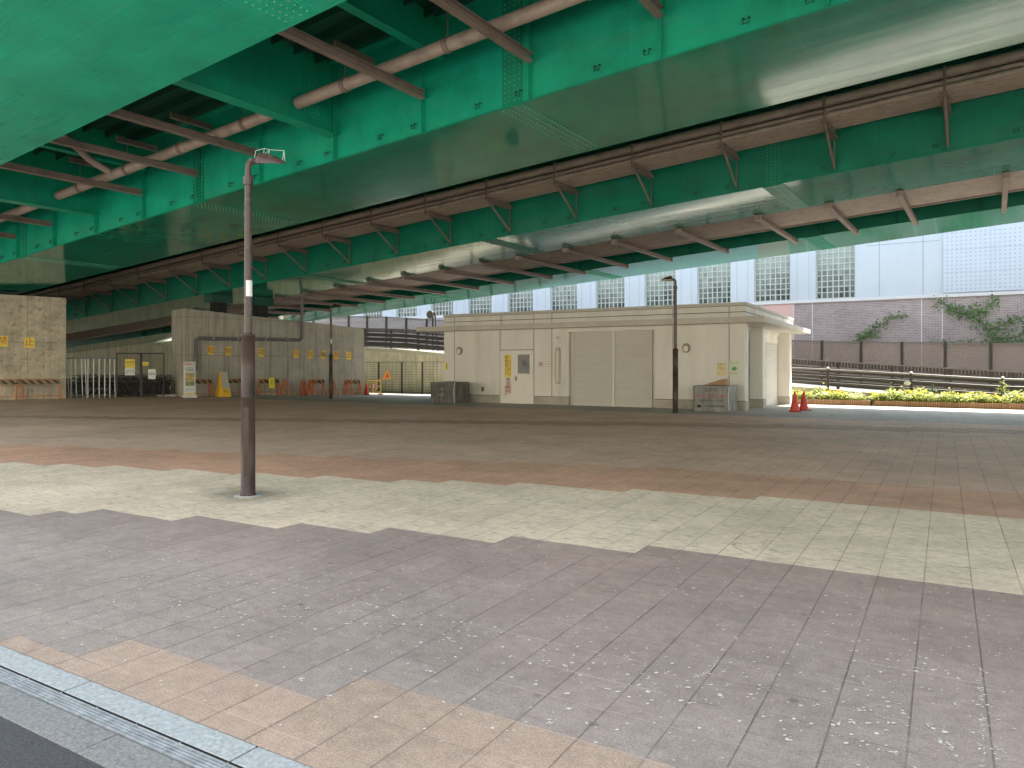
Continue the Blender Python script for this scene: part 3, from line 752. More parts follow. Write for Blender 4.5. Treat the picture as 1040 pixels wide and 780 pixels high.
# ------------------------------------------------------------------ service building
KX=ground(757,417); KA_=R(29.87); akx,aky=math.sin(KA_),math.cos(KA_)
RK_=-KA_
kio=thing('service_building',(KX[0],KX[1],0),RK_,'low flat roofed beige service building with roller shutters','building')
def kx(u,y=0):
    # local x on the plane y=const of the building
    p=(u-U0)/F; ox,oy=KX[0]+akx*y,KX[1]+aky*y; bx,by=aky,-akx
    return (p*oy-ox)/(bx-p*by)
def kzv(u,v,y=0):
    x=kx(u,y); Y=KX[1]+aky*y-akx*x; return EYE+(V0-v)/F*Y
KL=kx(451); D=9.7
xs0,xsm,xs1=kx(577.5),kx(622),kx(665)
xd0,xd1=kx(507.8),kx(542.3)
ZT=3.02
w=MB()
w.box(KL,xs0,0,.22,-.3,ZT); w.box(xs1,-.02,0,.22,-.3,ZT); w.box(xs0,xs1,0,.22,2.86,ZT)
w.box(KL,KL+.22,.22,D,-.5,ZT); w.box(KL+.22,-.25,D-.2,D,-.5,ZT); w.box(KL+.22,-.45,.6,D-.2,2.9,ZT)
w.box(xs0-.01,xs0+.15,.221,.5,-.3,ZT-.01); w.box(xs1-.15,xs1+.01,.221,.5,-.3,ZT-.01)
# columns on the side
c2=3.1; c3=9.15
w.box(-.50,0,.222,.45,-.3,ZT); w.box(-.50,-.02,c2,c2+.5,-.4,ZT); w.box(-.50,0,c3,D+.0,-.5,ZT)
w.box(-.75,-.51,.45,D-.25,2.55,ZT-.01)
for u in (461.7,508,542.2,560.5,683.5,740.5):
    x=kx(u); w.box(x-.012,x+.012,-.003,.05,.02,ZT-.005,1)
w.box(xd0+.013,xd1-.013,-.0025,.05,kzv(525,355.4)-.01,kzv(525,355.4)+.014,1)
w.build('wall',[BEIGE,SEAL],kio)
def pbuild(): 
    global pl
    pl.build('plinth',[PLINTH,SEAL],kio); pl=MB()
pl=MB()
for a,b in ((KL-.012,xd0-.014),(xd1+.014,xs0+.002),(xs1-.002,.012)): pl.box(a,b,-.018,.1,-.35,.29); pl.box(a,b,-.010,.05,.291,.312,1); pbuild()
pl.box(-.52,.012,c2-.014,c2+.514,-.5,.22); pl.box(-.515,.0,c2-.008,c2+.508,.221,.24,1); pbuild()
pl.box(-.52,.014,c3-.014,D+.02,-.6,.10); pl.box(-.515,.0,c3-.008,D,.101,.12,1); pbuild()
pl.box(-.3,.016,.102,.47,-.4,.28)
pl.build('plinth',[PLINTH,SEAL],kio)
ev=MB(); ev.box(KL-1.24,.70,-.35,10.6,ZT+.001,ZT+.20,0)
ev.build('eave',[BEIGET],kio,bev=.008)
pa=MB()
pa.box(KL,.0,.0,10.1,ZT+.201,3.40,0); pa.box(KL+.0,-.0,.012,10.09,3.401,3.425,1); pa.box(KL,.0,.0,10.1,3.426,3.62,0); pa.box(KL,.0,.012,10.09,3.621,3.635,1); pa.box(KL-.03,.03,-.03,10.13,3.636,3.75,2)
for u in (461.7,509,542.2,560.5,683.5,740.5):
    x=kx(u); pa.box(x-.010,x+.010,-.003,.02,ZT+.21,3.62,1)
for y in (1.5,4.5,7.5): pa.box(-.02,.003,y-.01,y+.01,ZT+.21,3.62,1)
pa.build('parapet',[BEIGE,SEAL,BEIGET],kio)
def shutter(x0,x1,y,z0,z1,axis='x',n=38):
    mb=MB(); poly=[]
    h=(z1-z0)/n
    for i in range(n):
        z=z0+i*h
        poly+= [(0,z),(.012,z+h*.12),(.012,z+h*.80),(0,z+h*.98)]
    vs=[];fs=[]
    for d,z in poly:
        if axis=='x': vs+=[(x0,y-d,z),(x1,y-d,z)]
        else: vs+=[(y+d,x0,z),(y+d,x1,z)]
    for i in range(len(poly)-1): fs.append((2*i,2*i+1,2*i+3,2*i+2))
    mb.add(vs,fs); return mb
for a,b in ((xs0+.16,xsm-.03),(xsm+.03,xs1-.16)):
    s_=shutter(a,b,.17,-.02,2.87); s_.box(a,b,.14,.16,-.03,.07); s_.build('roller_shutter',[SHUT],kio)
mu=MB(); mu.box(xsm-.035,xsm+.035,.10,.24,-.03,2.86); mu.box(xs0+.15,xs0+.165,.12,.22,-.03,2.86); mu.box(xs1-.165,xs1-.15,.12,.22,-.03,2.86); mu.build('shutter_mullion',[BEIGE],kio)
for a,b in ((.46,c2-.02),(c2+.52,c3-.02)):
    s_=shutter(a,b,-.52,-.28,2.56,'y'); s_.box(-.53,-.51,a,b,-.3,-.2); s_.build('roller_shutter',[SHUT],kio)
gp=MB(); gp.box(-.50,-.42,c2+1.35,c2+1.50,-.3,2.6); gp.build('shutter_mullion',[BEIGE],kio)
pi=MB(); pi.tube([(-.33,c2+.62,2.95),(-.33,c2+.62,.55)],.04,10); pi.box(-.38,-.28,c2+.55,c2+.69,1.35,1.5); pi.build('conduit',[BEIGET],kio)
# door
dz=kzv(525,356.4)
dr_=MB(); wx0,wx1=kx(526),kx(538); wz0,wz1=kzv(532,379.5),kzv(532,360)
dr_.box(xd0+.045,xd1-.045,-.006,.03,-.005,dz-.04); dr_.box(xd0+.013,xd0+.04,-.014,.03,-.005,dz); dr_.box(xd1-.04,xd1-.013,-.014,.03,-.005,dz); dr_.box(xd0+.04,xd1-.04,-.014,.03,dz-.035,dz)
DO=dr_.build('door',[DOORM],kio)
gl=MB(); gl.box(wx0,wx1,-.011,-.005,wz0,wz1,0)
for a,b,c,d in ((wx0-.03,wx1+.03,wz1,wz1+.03),(wx0-.03,wx1+.03,wz0-.03,wz0),(wx0-.03,wx0,wz0,wz1),(wx1,wx1+.03,wz0,wz1)): gl.box(a,b,-.014,-.005,c,d,1)
gl.build('window',[DGLASS,DOORM],DO)
ha=MB(); hx=kx(524); hz_=kzv(524,384.5); ha.box(hx-.03,hx+.03,-.016,-.005,hz_-.09,hz_+.09); ha.tube([(hx,-.01,hz_+.02),(hx,-.06,hz_+.02),(hx+.12,-.06,hz_+.02)],.011,7); ha.build('handle',[BIKEM],DO)
# wall lamps
def wall_lamp(u,v):
    x=kx(u); z=kzv(u,v)
    mb=MB(); vs=[]
    mb.prism([(.13*math.cos(t)+x,.155*math.sin(t)+z-(.03 if math.sin(t)<0 else 0)) for t in [2*math.pi*k/20 for k in range(20)]],'y',-.09,0,0)
    mb.prism([(.09*math.cos(t)+x,.11*math.sin(t)+z-.04) for t in [2*math.pi*k/20 for k in range(20)]],'y',-.11,-.089,1)
    mb.build('wall_lamp',[mat('lamp_ring',(.24,.21,.17),.5),TUBEW],kio,bev=.01)
wall_lamp(467,356); wall_lamp(697.3,353)
x0,x1=kx(564.3),kx(569.3); z0,z1=kzv(566,387),kzv(566,356)
tl=MB(); tl.box(x0-.0,x1+.0,-.05,0,z0-.03,z1+.03,0); tl.tube([(.5*(x0+x1),-.075,z0),(.5*(x0+x1),-.075,z1)],.055,10,1); tl.box(x0+.02,x1-.02,-.07,0,z1+.03,z1+.11,0); tl.box(x0+.02,x1-.02,-.07,0,z0-.12,z0-.03,0)
tl.build('tube_light',[BEIGET,TUBEW],kio)
vt=MB(); x=kx(490.5); z=kzv(490.5,395.3); vt.box(x-.05,x+.05,-.04,0,z-.09,z+.09); vt.build('wall_vent',[SEAL],kio)
rr_=MB(); x=kx(566.5); z=kzv(566.5,343); rr_.box(x-.06,x+.06,-.02,0,z-.06,z+.06); rr_.build('plate',[BEIGET],kio)

def local_thing(name,parentless,u,v0,v1,w,y=-.02,label='',cat='sign'):
    """flat notice on the front of the building: x centre at pixel u, between pixel rows v0 (top) and v1"""
    x=kx(u,y); z0=kzv(u,v1,y); z1=kzv(u,v0,y)
    X=KX[0]+aky*x+akx*y; Y=KX[1]-akx*x+aky*y
    o=thing(name,(X,Y,z0),RK_,label,cat); return o, z1-z0
o,h=local_thing('door_notice',0,515.8,360.2,383,.30,-.019,'yellow vertical notice on the cream door of the service building','notice')
mb=MB(); mb.box(-.145,.145,-.003,.003,0,h); mb.build('sheet',[YEL],o); text('関係者以外',.17,BLK,o,-.06,-.005,h*.52,True); text('立入禁止',.17,RED,o,.075,-.005,h*.40,True)
o,h=local_thing('door_lettering',0,516,383.6,402.5,.24,-.0115,'red and black vertical lettering on the cream door below the yellow notice','lettering')
text('火気厳禁',.17,RED,o,.075,-.002,h*.55,True); text('開放禁止',.16,BLK,o,-.02,-.002,h*.6,True); text('機械室',.14,REDB,o,-.10,-.002,h*.3,True)
o,h=local_thing('wall_plate',0,552,367.2,372.4,.4,-.006,'small white and brown plate on the wall right of the door','plate')
mb=MB(); mb.box(-.22,.22,-.004,.004,0,h); mb.build('sheet',[BEIGET],o); mb=MB(); mb.box(-.02,.20,-.008,-.0041,.02,h-.02); mb.build('label_card',[PAPER],o); text('点検口',.08,RED,o,-.12,-.006,h*.5); text('連絡先',.06,SEAL,o,.09,-.0085,h*.5)
o,h=local_thing('wall_sticker',0,453.6,368.5,375.8,.2,-.006,'small yellow sticker at the far left corner of the service building','sticker')
mb=MB(); mb.box(-.07,.07,-.004,.004,0,h); mb.build('sheet',[YEL],o); text('注意',.1,BLK,o,0,-.006,h*.5,True)
o,h=local_thing('poster',0,733.2,368.2,381.2,.33,-.006,'cream poster on the wall left of the joint above the right tarp box','poster')
mb=MB(); mb.box(-.17,.15,-.004,.004,0,h); mb.build('sheet',[mat('poster_cream',(.66,.58,.30),.5,.1,8)],o); text('お知らせ',.075,INKG,o,0,-.006,h*.85); text('公園利用の\nルール',.055,REDB,o,0,-.006,h*.5)
o,h=local_thing('poster',0,745.6,366.5,381.2,.36,-.006,'pale green poster on the wall right of the joint above the right tarp box','poster')
mb=MB(); mb.box(-.17,.17,-.004,.004,0,h); mb.build('sheet',[mat('poster_green',(.60,.66,.50),.5,.1,8)],o); text('犬のふん',.08,INKG,o,0,-.006,h*.86)
mb=MB(); mb.prism([(-.09,h*.34),(.06,h*.34),(.10,h*.5),(.02,h*.62),(-.08,h*.52)],'y',-.006,-.0041); mb.build('picture',[INKG],o); text('持ち帰り',.06,RED,o,0,-.006,h*.14)

# tarp-covered boxes
def tarp_box(u,v,label,m,card=False):
    X,Y,z=ground(u,v)
    o=thing('covered_box',(X,Y,z),RK_,label,'covered box')
    mb=MB(); n=14; wB,dB,hB=1.24,1.0,.86
    # soft tarp: a grid folded over the box
    rnd=random.Random(int(u))
    def ring(z,grow):
        pts=[]
        for side in range(4):
            for i in range(n):
                t=i/n
                x,y={0:(-wB+wB*t,0),1:(0,dB*t),2:(-wB*t,dB),3:(-wB,dB-dB*t)}[side]
                nx,ny={0:(0,-1),1:(1,0),2:(0,1),3:(-1,0)}[side]
                g=grow*(.35+.9*math.sin(t*17+side*2.3+z*5)*math.sin(t*7+side-z*3))*.075+rnd.uniform(-.006,.006)
                if i==0: g*=.2
                pts.append((x+nx*g,y+ny*g,z+ (rnd.uniform(-.012,.012) if 0<z<hB else 0)))
        return pts
    levels=[0,.08,.2,.34,.5,.66,.78,.84,hB]; vs=[]
    for z_ in levels: vs+=ring(z_,1.0-z_/hB*.8)
    m_=4*n; fs=[]
    for i in range(len(levels)-1):
        for k in range(m_): fs.append((i*m_+k,i*m_+(k+1)%m_,(i+1)*m_+(k+1)%m_,(i+1)*m_+k))
    mb.add(vs,fs,0,True)
    top=vs[-m_:]; c=(-wB/2,dB/2,hB+.03)
    mb.add(top+[c],[(k,(k+1)%m_,m_) for k in range(m_)],0,True)
    mb.build('tarp',[m],o)
    rp=MB(); rp.tube([(-.02,-.03,.86),(-.06,-.045,.5),(-.02,-.05,.05)],.012,5); rp.build('cord',[WHITE],o)
    return o
t1=tarp_box(462.8,410,'dark grey tarp covered box at the left end of the service building',TARP)
text('土のう',.15,BLK,t1,-.62,-.075,.70); text('災害時用',.10,BLK,t1,-.62,-.075,.46); text('持出禁止',.09,BLK,t1,-.62,-.08,.24)
t2=tarp_box(741.7,418.5,'silver grey tarp covered box at the right end of the service building',TARP2)
text('土のう',.15,BLK,t2,-.62,-.075,.72); text('持ち出しを禁止します',.105,RED,t2,-.62,-.075,.52); text('水害が予想されるときは',.075,BLK,t2,-.62,-.078,.36); text('土木事務所管理課',.085,BLK,t2,-.50,-.08,.18)
em=MB(); em.prism([(-1.10,.13),(-.94,.13),(-.96,.20),(-1.02,.23),(-1.08,.20)],'y',-.083,-.078); em.build('emblem',[BLK],t2)
cd=ground(741.7,418.5); 
o=thing('cardboard_sheet',(cd[0]-.10,cd[1]+.12,.895),RK_,'folded brown cardboard lying on top of the silver tarp box','cardboard')
mb=MB(); mb.prism([(-.78,-.01),(-.05,-.01),(-.05,.20),(-.12,.20)],'y',.1,.5); mb.build('folded_sheet',[CARD],o)

# ------------------------------------------------------------------ traffic cones
def cone_parts(o):
    mb=MB(); mb.lathe([(.165,.035),(.16,.06),(.028,.67),(.022,.69),(.001,.695)],18); mb.build('cone_body',[CONE],o)
    mb=MB(); mb.box(-.19,.19,-.19,.19,0,.036); mb.build('cone_base',[CONEB],o,bev=.01)
cA=thing('traffic_cone',ground(807.3,418.4),RK_+.2,'red traffic cone at the building corner, nearer of the two there','traffic cone','red traffic cones on the plaza'); cone_parts(cA)
def cone_copy(loc,label,rz=0):
    c=copy_tree(cA); c.location=loc; c.rotation_euler=(0,0,rz); c['label']=label; return c
cone_copy(ground(816.4,417),'red traffic cone at the building corner, the one nearer the flower bed',.5)
def near_wall(u,off,P=PR,d=dr):
    k=on_line(u,P,d); x,y=P[0]+d[0]*k+d[1]*off,P[1]+d[1]*k-d[0]*off; return (x,y,gz(to_ab(x,y)[0]))
cone_copy(near_wall(303.6,.55),'bright red traffic cone against the long pier below the pipe bend',.3)
cone_copy(near_wall(367.5,.5),'red traffic cone at the far end of the long pier',.1)

# ------------------------------------------------------------------ barricades and boards by the piers
def barricade_parts(o,w,h=.86,board=STRIPE,frame=ORANGE,bh=.16):
    mb=MB()
    for sx in (-1,1):
        x=sx*w/2
        for sy in (-1,1): mb.tube([(x,sy*.24,0),(x-sx*.05,0,h)],.034,6)
        mb.tube([(x-sx*.01,-.17,.24),(x-sx*.01,.17,.24)],.013,6)
    mb.tube([(-w/2+.05,0,h),(w/2-.05,0,h)],.019,6); mb.tube([(-w/2,-.19,.17),(w/2,-.19,.17)],.014,6)
    mb.build('frame',[frame],o)
    mb=MB(); mb.box(-w/2+.02,w/2-.02,-.10,-.08,h-bh-.05,h-.03); mb.build('board',[board],o)
def barricade(loc,rz,w,label,h=.86,board=STRIPE):
    o=thing('barricade',loc,rz,label,'barricade','orange barricades along the concrete piers'); barricade_parts(o,w,h,board); return o
nl=lambda u,off:near_wall(u,off,PL,dl)
barricade(nl(3,.5),RPL,1.5,'orange barricade cut by the photo edge at the mottled pier',.92)
barricade(nl(39,.5),RPL,1.7,'orange barricade with striped board beside the white gate at the mottled pier',.92)
for u,w_,lab in ((199.5,1.0,'orange striped barricade between the white standing sign and the yellow folding sign'),
    (231,1.0,'orange striped barricade just after the yellow folding sign'),
    (268,1.1,'orange barricade behind the small bright yellow notice'),
    (316,.9,'orange barricade between the red cone and the distant lamp post'),
    (352,1.0,'orange barricade right of the distant lamp post')):
    barricade(near_wall(u,.6),RPR,w_,lab)
def a_stand(loc,rz,label):
    o=thing('folding_stand',loc,rz,label,'folding stand','orange folding stands along the long pier')
    mb=MB()
    for sy in (-1,1):
        mb.tube([(-.2,sy*.26,0),(-.06,0,.84),(.06,0,.84),(.2,sy*.26,0)],.028,6); mb.tube([(-.13,sy*.16,.34),(.13,sy*.16,.34)],.014,6)
    mb.build('frame',[ORANGE],o); return o
for u,lab in ((241,'orange folding stand left of the tall lamp post'),(281,'orange folding stand right of the tall lamp post by the pier'),(299.5,'orange folding stand left of the bright red cone'),
              (309,'orange folding stand right of the bright red cone'),(329,'orange folding stand just left of the distant lamp post'),(345.5,'orange folding stand right of the distant lamp post')):
    a_stand(near_wall(u,.95),RPR+random.uniform(-.3,.3),lab)
br=thing('plastic_barrier',near_wall(375,.5),RPR,'yellow and orange plastic barrier at the far end of the long pier','barrier')
mb=MB()
mb.box(-.5,.5,-.03,.03,.80,.88); mb.box(-.5,-.44,-.03,.03,.06,.80); mb.box(.44,.5,-.03,.03,.06,.80); mb.box(-.44,.44,-.02,.02,.12,.20)
mb.torus((0,0,.5),(0,1,0),.24,.035,20,6); mb.box(-.44,-.27,-.02,.02,.46,.53); mb.box(.27,.44,-.02,.02,.46,.53); mb.box(-.5,-.42,-.22,.22,0,.06); mb.box(.42,.5,-.22,.22,0,.06)
mb.build('panel',[mat('barrier_yellow',(.68,.42,.07),.5,.1,6)],br)
mb=MB(); mb.box(-.16,.16,-.035,.035,.36,.64); mb.build('badge',[STRIPER],br)
# small bright notice hung on the barricade
nw=near_wall(268.8,.80); o=thing('hanging_notice',(nw[0],nw[1],.35),RPR,'bright yellow notice sheet hanging on a barricade by the tall lamp post','notice')
mb=MB(); mb.box(-.15,.15,-.02,-.01,0,.55); mb.build('sheet',[YELB],o); text('注意',.15,mat('ink_grey',(.2,.2,.15),.6),o,0,-.022,.33,True)
# white standing sign
o=thing('standing_sign',near_wall(184,1.1),RPR-.1,'tall white standing sign with red heading at the near end of the long pier','sign')
mb=MB(); mb.box(-.26,.26,-.05,.05,.10,1.72); mb.box(-.30,.30,-.18,.18,0,.10); mb.build('board',[WHITE],o,bev=.01)
mb=MB(); mb.box(-.2,.2,-.056,-.051,.80,1.18); mb.build('picture',[mat('picture_ochre',(.50,.36,.14),.5,.5,6)],o)
mb=MB(); mb.box(-.2,.2,-.056,-.051,.56,.78); mb.build('picture',[mat('picture_green',(.25,.33,.13),.5,.4,6)],o)
mb=MB(); mb.box(-.22,.22,-.056,-.051,.14,.22); mb.build('stripe',[YEL],o)
text('駐輪禁止',.125,RED,o,0,-.053,1.60); text('この先に\n駐輪場',.11,SEAL,o,0,-.053,1.36); text('ルール',.1,BLK,o,0,-.053,.40)
# yellow folding sign
o=thing('folding_sign',near_wall(216,1.3),RPR-.05,'yellow plastic folding sign with a grey sheet in front of the long pier','sign')
mb=MB()
for sy in (-1,1):
    vs=[(-.30,sy*.28,0),(.30,sy*.28,0),(.17,sy*.03,1.22),(-.17,sy*.03,1.22)]; vs2=[(x,y+sy*-.02,z) for x,y,z in vs]
    mb.add(vs+vs2,[(0,1,2,3),(7,6,5,4),(0,4,5,1),(1,5,6,2),(2,6,7,3),(3,7,4,0)])
mb.build('panel',[mat('folding_yellow',(.78,.46,.03),.45,.08,8)],o)
mb=MB(); f=lambda x,z:(x,-.285+.25*z/1.22-.008,z)
mb.add([f(-.10,.42),f(.22,.42),f(.15,1.2),f(-.10,1.2)],[(0,1,2,3)]); mb.build('sheet',[SHEETG],o)
tt=text('注意',.17,REDB,o,.03,-.075,1.02); tt.rotation_euler=(R(90-11.6),0,0)
tt=text('足元',.14,BLK,o,.05,-.245,.27); tt.rotation_euler=(R(90-11.6),0,0)

# ------------------------------------------------------------------ gates and bicycles between the piers
def gp_(u,Y): p=(u-U0)/F; return (p*Y,Y,0)
g0,g1,g2,g3=gp_(67.5,34.4),gp_(118,35.0),gp_(143.5,35.4),gp_(167,35.7)
def span(a,b): return math.dist(a[:2],b[:2]), math.atan2(b[1]-a[1],b[0]-a[0])
w_,rz=span(g0,g1)
o=thing('white_gate',g0,rz,'white tubular gate with upright bars across the bicycle park entrance','gate')
fr=MB(); fr.tube([(0,0,1.88),(w_,0,1.88)],.03,8); fr.tube([(.05,0,.12),(w_,0,.12)],.025,8); fr.tube([(.9,.04,.42),(w_-.2,.04,.42)],.02,8); fr.build('rail',[mat('gate_rail_grey',(.2,.2,.2),.5)],o)
for fx in (.03,.19,.36,.62,.78,.9,1.14,1.38,1.62,1.84,2.02,2.20):
    if fx<w_:
        b_=MB(); b_.tube([(fx,random.choice((0,0,.25)),0),(fx,random.choice((0,.02)),1.87)],.025,8); b_.build('bar',[WHITE],o)
def mesh_gate(a,b,label,h=2.13):
    w_,rz=span(a,b); o=thing('mesh_gate',a,rz,label,'gate','dark mesh gates at the bicycle park')
    mb=MB(); mb.tube([(.03,0,0),(.03,0,h)],.03,8); mb.tube([(w_-.03,0,0),(w_-.03,0,h)],.03,8); mb.tube([(0,0,h),(w_,0,h)],.028,8); mb.tube([(0,0,.12),(w_,0,.12)],.022,8); mb.build('frame',[MESHD],o)
    mb=MB(); x=.12
    while x<w_-.05: mb.tube([(x,0,.12),(x,0,h)],.0035,4,cap=False); x+=.09
    z=.25
    while z<h: mb.tube([(.03,0,z),(w_-.03,0,z)],.0035,4,cap=False); z+=.18
    mb.build('wire_mesh',[MESHD],o); return o,w_
o,w1=mesh_gate(g1,g2,'dark mesh gate with a yellow and white sheet at the bicycle park')
o2,w2=mesh_gate(g2,g3,'dark mesh gate with a white sheet next to the long pier')
def gate_sign(a,b,u,vt,vb,w,parts,label):
    L_,rz=span(a,b); d=((b[0]-a[0])/L_,(b[1]-a[1])/L_); k=on_line(u,a,d); Y=a[1]+d[1]*k; z0=EYE+(V0-vb)/F*Y; z1=EYE+(V0-vt)/F*Y
    o=thing('gate_notice',(a[0]+d[0]*k+d[1]*.05,a[1]+d[1]*k-d[0]*.05,z0),rz,label,'notice'); h=z1-z0
    for m_,f0,f1,t_,s_,c_ in parts:
        mb=MB(); mb.box(-w/2,w/2,-.005,.005,h*f0+.004,h*f1-.004); mb.build('sheet',[m_],o)
        text(t_,s_,c_,o,0,-.007,h*(f0+f1)/2)
gate_sign(g1,g2,132,364.8,381.2,.42,[(YELS,.45,1,'駐輪場\n入口',.13,BLK),(PAPER,0,.45,'利用時間\n6時〜22時',.085,SEAL)],'yellow and white notice hanging on the dark mesh gate')
gate_sign(g2,g3,154.5,375,385,.33,[(PAPER,0,1,'満車',.14,BLK)],'white notice sheet hanging low on the gate next to the long pier')
gate_sign(g2,g3,148,367.5,371.5,.25,[(YELS,0,1,'注意',.1,BLK)],'small yellow notice on the gate next to the long pier')
ba=thing('bicycle',(0,0,0),0,'dark parked bicycle behind the bicycle park gates','bicycle','bicycles parked behind the gates')
def bicycle_parts(o,paint):
    for x in (-.52,.52):
        mb=MB(); mb.torus((x,0,.33),(0,1,0),.31,.022,24,6); T_=mb.build('wheel',[RUBBER],o)
        mb=MB(); mb.torus((x,0,.33),(0,1,0),.285,.010,20,4); mb.tube([(x,-.05,.33),(x,.05,.33)],.02,6)
        for k in range(10):
            t=k*math.pi/5; mb.tube([(x,0,.33),(x+.285*math.cos(t),0,.33+.285*math.sin(t))],.003,3,cap=False)
        mb.build('rim',[BIKEM],T_)
    mb=MB(); mb.tube([(.52,0,.33),(.40,0,.82),(.37,0,.98)],.018,6); mb.tube([(.41,0,.76),(-.10,0,.30),(-.52,0,.33)],.018,6); mb.tube([(.40,0,.70),(-.02,0,.36)],.014,6)
    mb.tube([(-.10,0,.28),(-.22,0,.80)],.016,6); mb.tube([(-.18,0,.62),(-.52,0,.33)],.012,6); mb.build('frame',[paint],o)
    mb=MB(); mb.prism([(-.36,-.08),(-.36,.08),(-.2,.05),(-.06,.02),(-.06,-.02),(-.2,-.05)],'z',.80,.86); mb.build('saddle',[RUBBER],o,bev=.015)
    mb=MB(); mb.tube([(.20,-.28,1.02),(.33,-.24,1.04),(.38,0,1.0),(.33,.24,1.04),(.20,.28,1.02)],.013,6); mb.build('handlebar',[BIKEM],o)
    mb=MB()
    for z,s_ in ((.72,.11),(.80,.125),(.88,.14),(.96,.155)):
        mb.tube([(.46,-s_,z),(.46+2*s_,-s_,z),(.46+2*s_,s_,z),(.46,s_,z),(.46,-s_,z)],.006,4)
    for k in range(5):
        for s_ in (-1,1): mb.tube([(.47+.05*k,s_*.11,.72),(.47+.065*k,s_*.155,.96)],.004,4)
    mb.box(.46,.68,-.11,.11,.715,.725); mb.build('basket',[BIKED],o)
    for x in (-.52,):
        mb=MB(); mb.tube([(x+.36*math.cos(t),0,.33+.36*math.sin(t)) for t in [R(20+14*k) for k in range(12)]],.02,5); mb.build('mudguard',[paint],o)
    mb=MB(); mb.box(-.74,-.34,-.07,.07,.70,.715); mb.tube([(-.7,.06,.70),(-.54,.06,.33)],.006,4); mb.tube([(-.7,-.06,.70),(-.54,-.06,.33)],.006,4); mb.build('carrier',[BIKEM],o)
bicycle_parts(ba,BIKED)
bz=[]
for i in range(30):
    row=i//10; u=71+(i%10)*10.2+row*4; Y=36.6+row*1.9+random.uniform(-.2,.2); x=(u-U0)/F*Y
    c=ba if i==0 else copy_tree(ba); c.location=(x,Y,gz(to_ab(x,Y)[0])+.0); c.rotation_euler=(random.uniform(-.05,.05),0,RPR-R(62)+random.uniform(-.15,.15))
for u,lab in ((169,'black hoop bollard at the near end of the long pier, left of two'),(174.5,'black hoop bollard beside the white standing sign')):
    P=ground(u,402.6); o=thing('hoop_bollard',(P[0]-.1,P[1],P[2]),R(20),lab,'bollard','black hoop bollards by the long pier')
    mb=MB(); mb.tube([(-.2,0,0),(-.2,0,.55),(-.14,0,.74),(0,0,.82),(.14,0,.74),(.2,0,.55),(.2,0,0)],.035,8); mb.build('hoop',[RUBBER],o)
    mb=MB(); mb.box(-.30,.30,-.12,.12,0,.10); mb.build('block',[PARA],o)

# ------------------------------------------------------------------ ramp, rails, barrier
RTOP=[(-60,4.9),(-45,4.6),(-32.2,4.07),(-20,3.05),(-5,1.77),(3,1.24),(12,.75),(40,.35)]
def rail_top(b): return lerp(max(-60,min(40,b)),RTOP)
GH=1.38
def zbase(b): return max(-.30,rail_top(b)-GH)
bs_=[-80+2.0*k for k in range(64)]
rw=MB()
for b0,b1 in zip(bs_,bs_[1:]):
    z0,z1=zbase(b0),zbase(b1)
    rw.add([(b0,38.5,-.9),(b1,38.5,-.9),(b1,39.9,-.9),(b0,39.9,-.9),(b0,38.5,z0-.25),(b1,38.5,z1-.25),(b1,39.9,z1-.25),(b0,39.9,z0-.25)],[(4,5,6,7),(0,1,5,4),(2,3,7,6)])
    rw.add([(b0,38.36,z0-.249),(b1,38.36,z1-.249),(b1,39.9,z1-.249),(b0,39.9,z0-.249),(b0,38.36,z0),(b1,38.36,z1),(b1,39.9,z1),(b0,39.9,z0)],[(0,3,2,1),(4,5,6,7),(0,1,5,4),(2,3,7,6)],1)
o=rw.build('retaining_wall',[CONC_W,mat('coping_concrete',(.58,.54,.43),.8,.1,2,dirt=(.35,.3,.2),dirt_or_light_amt=.4)]); o.rotation_euler=(0,0,RAB); tag(o,'pale yellowish concrete retaining wall of the road ramp','retaining wall')
rr=MB()
for b0,b1 in zip(bs_,bs_[1:]): rr.quad((b0,39.905,zbase(b0)-.02),(b1,39.905,zbase(b1)-.02),(b1,50,zbase(b1)-.02),(b0,50,zbase(b0)-.02))
o=rr.build('ramp_road',[ASPH]); o.rotation_euler=(0,0,RAB); tag(o,'asphalt ramp road behind the guard rail','road',kind='structure')
AB0=thing('guard_rail',(0,0,0),RAB,'dark brown beam guard rail with mesh top along the road ramp','guard rail')
def band(mb,a,d,f0,f1,mi=0,blo=-44,bhi=40,base=zbase,step=2.0):
    b=blo
    while b<bhi-1e-6:
        e=min(b+step,bhi); z0,z1=base(b),base(e)
        mb.add([(b,a,z0+f0),(e,a,z1+f0),(e,a+d,z1+f0),(b,a+d,z0+f0),(b,a,z0+f1),(e,a,z1+f1),(e,a+d,z1+f1),(b,a+d,z0+f1)],[(0,3,2,1),(4,5,6,7),(0,1,5,4),(2,3,7,6)],mi); b=e
for f0,f1 in ((.12,.40),(.48,.72),(.80,1.02)):
    mb=MB(); band(mb,39.45,.07,f0,f1,0); band(mb,39.44,.09,f1,f1+.022,1); mb.build('beam',[RAILD,RAILG],AB0)
mb=MB(); band(mb,39.46,.05,1.33,1.39,1); band(mb,39.47,.03,1.10,1.13)
b=-44
while b<14:
    z0=zbase(b); mb.box(b,b+.105,39.475,39.495,z0+1.11,z0+1.34,0); b+=.145
mb.build('mesh_top',[RAILD,RAILG],AB0)
b=-43.0
while b<30:
    mb=MB(); z0=zbase(b); mb.box(b-.07,b+.07,39.53,39.66,z0-.05,z0+1.36); mb.build('post',[RAILD],AB0); b+=2.4
PRL=thing('pipe_railing',(0,0,0),RAB,'low dark pipe railing with white capped posts behind the flower bed','railing')
pbase=lambda b: lerp(b,[(-14,.78),(-4.9,.36),(2.1,-.04),(12,-.25),(30,-.3)])
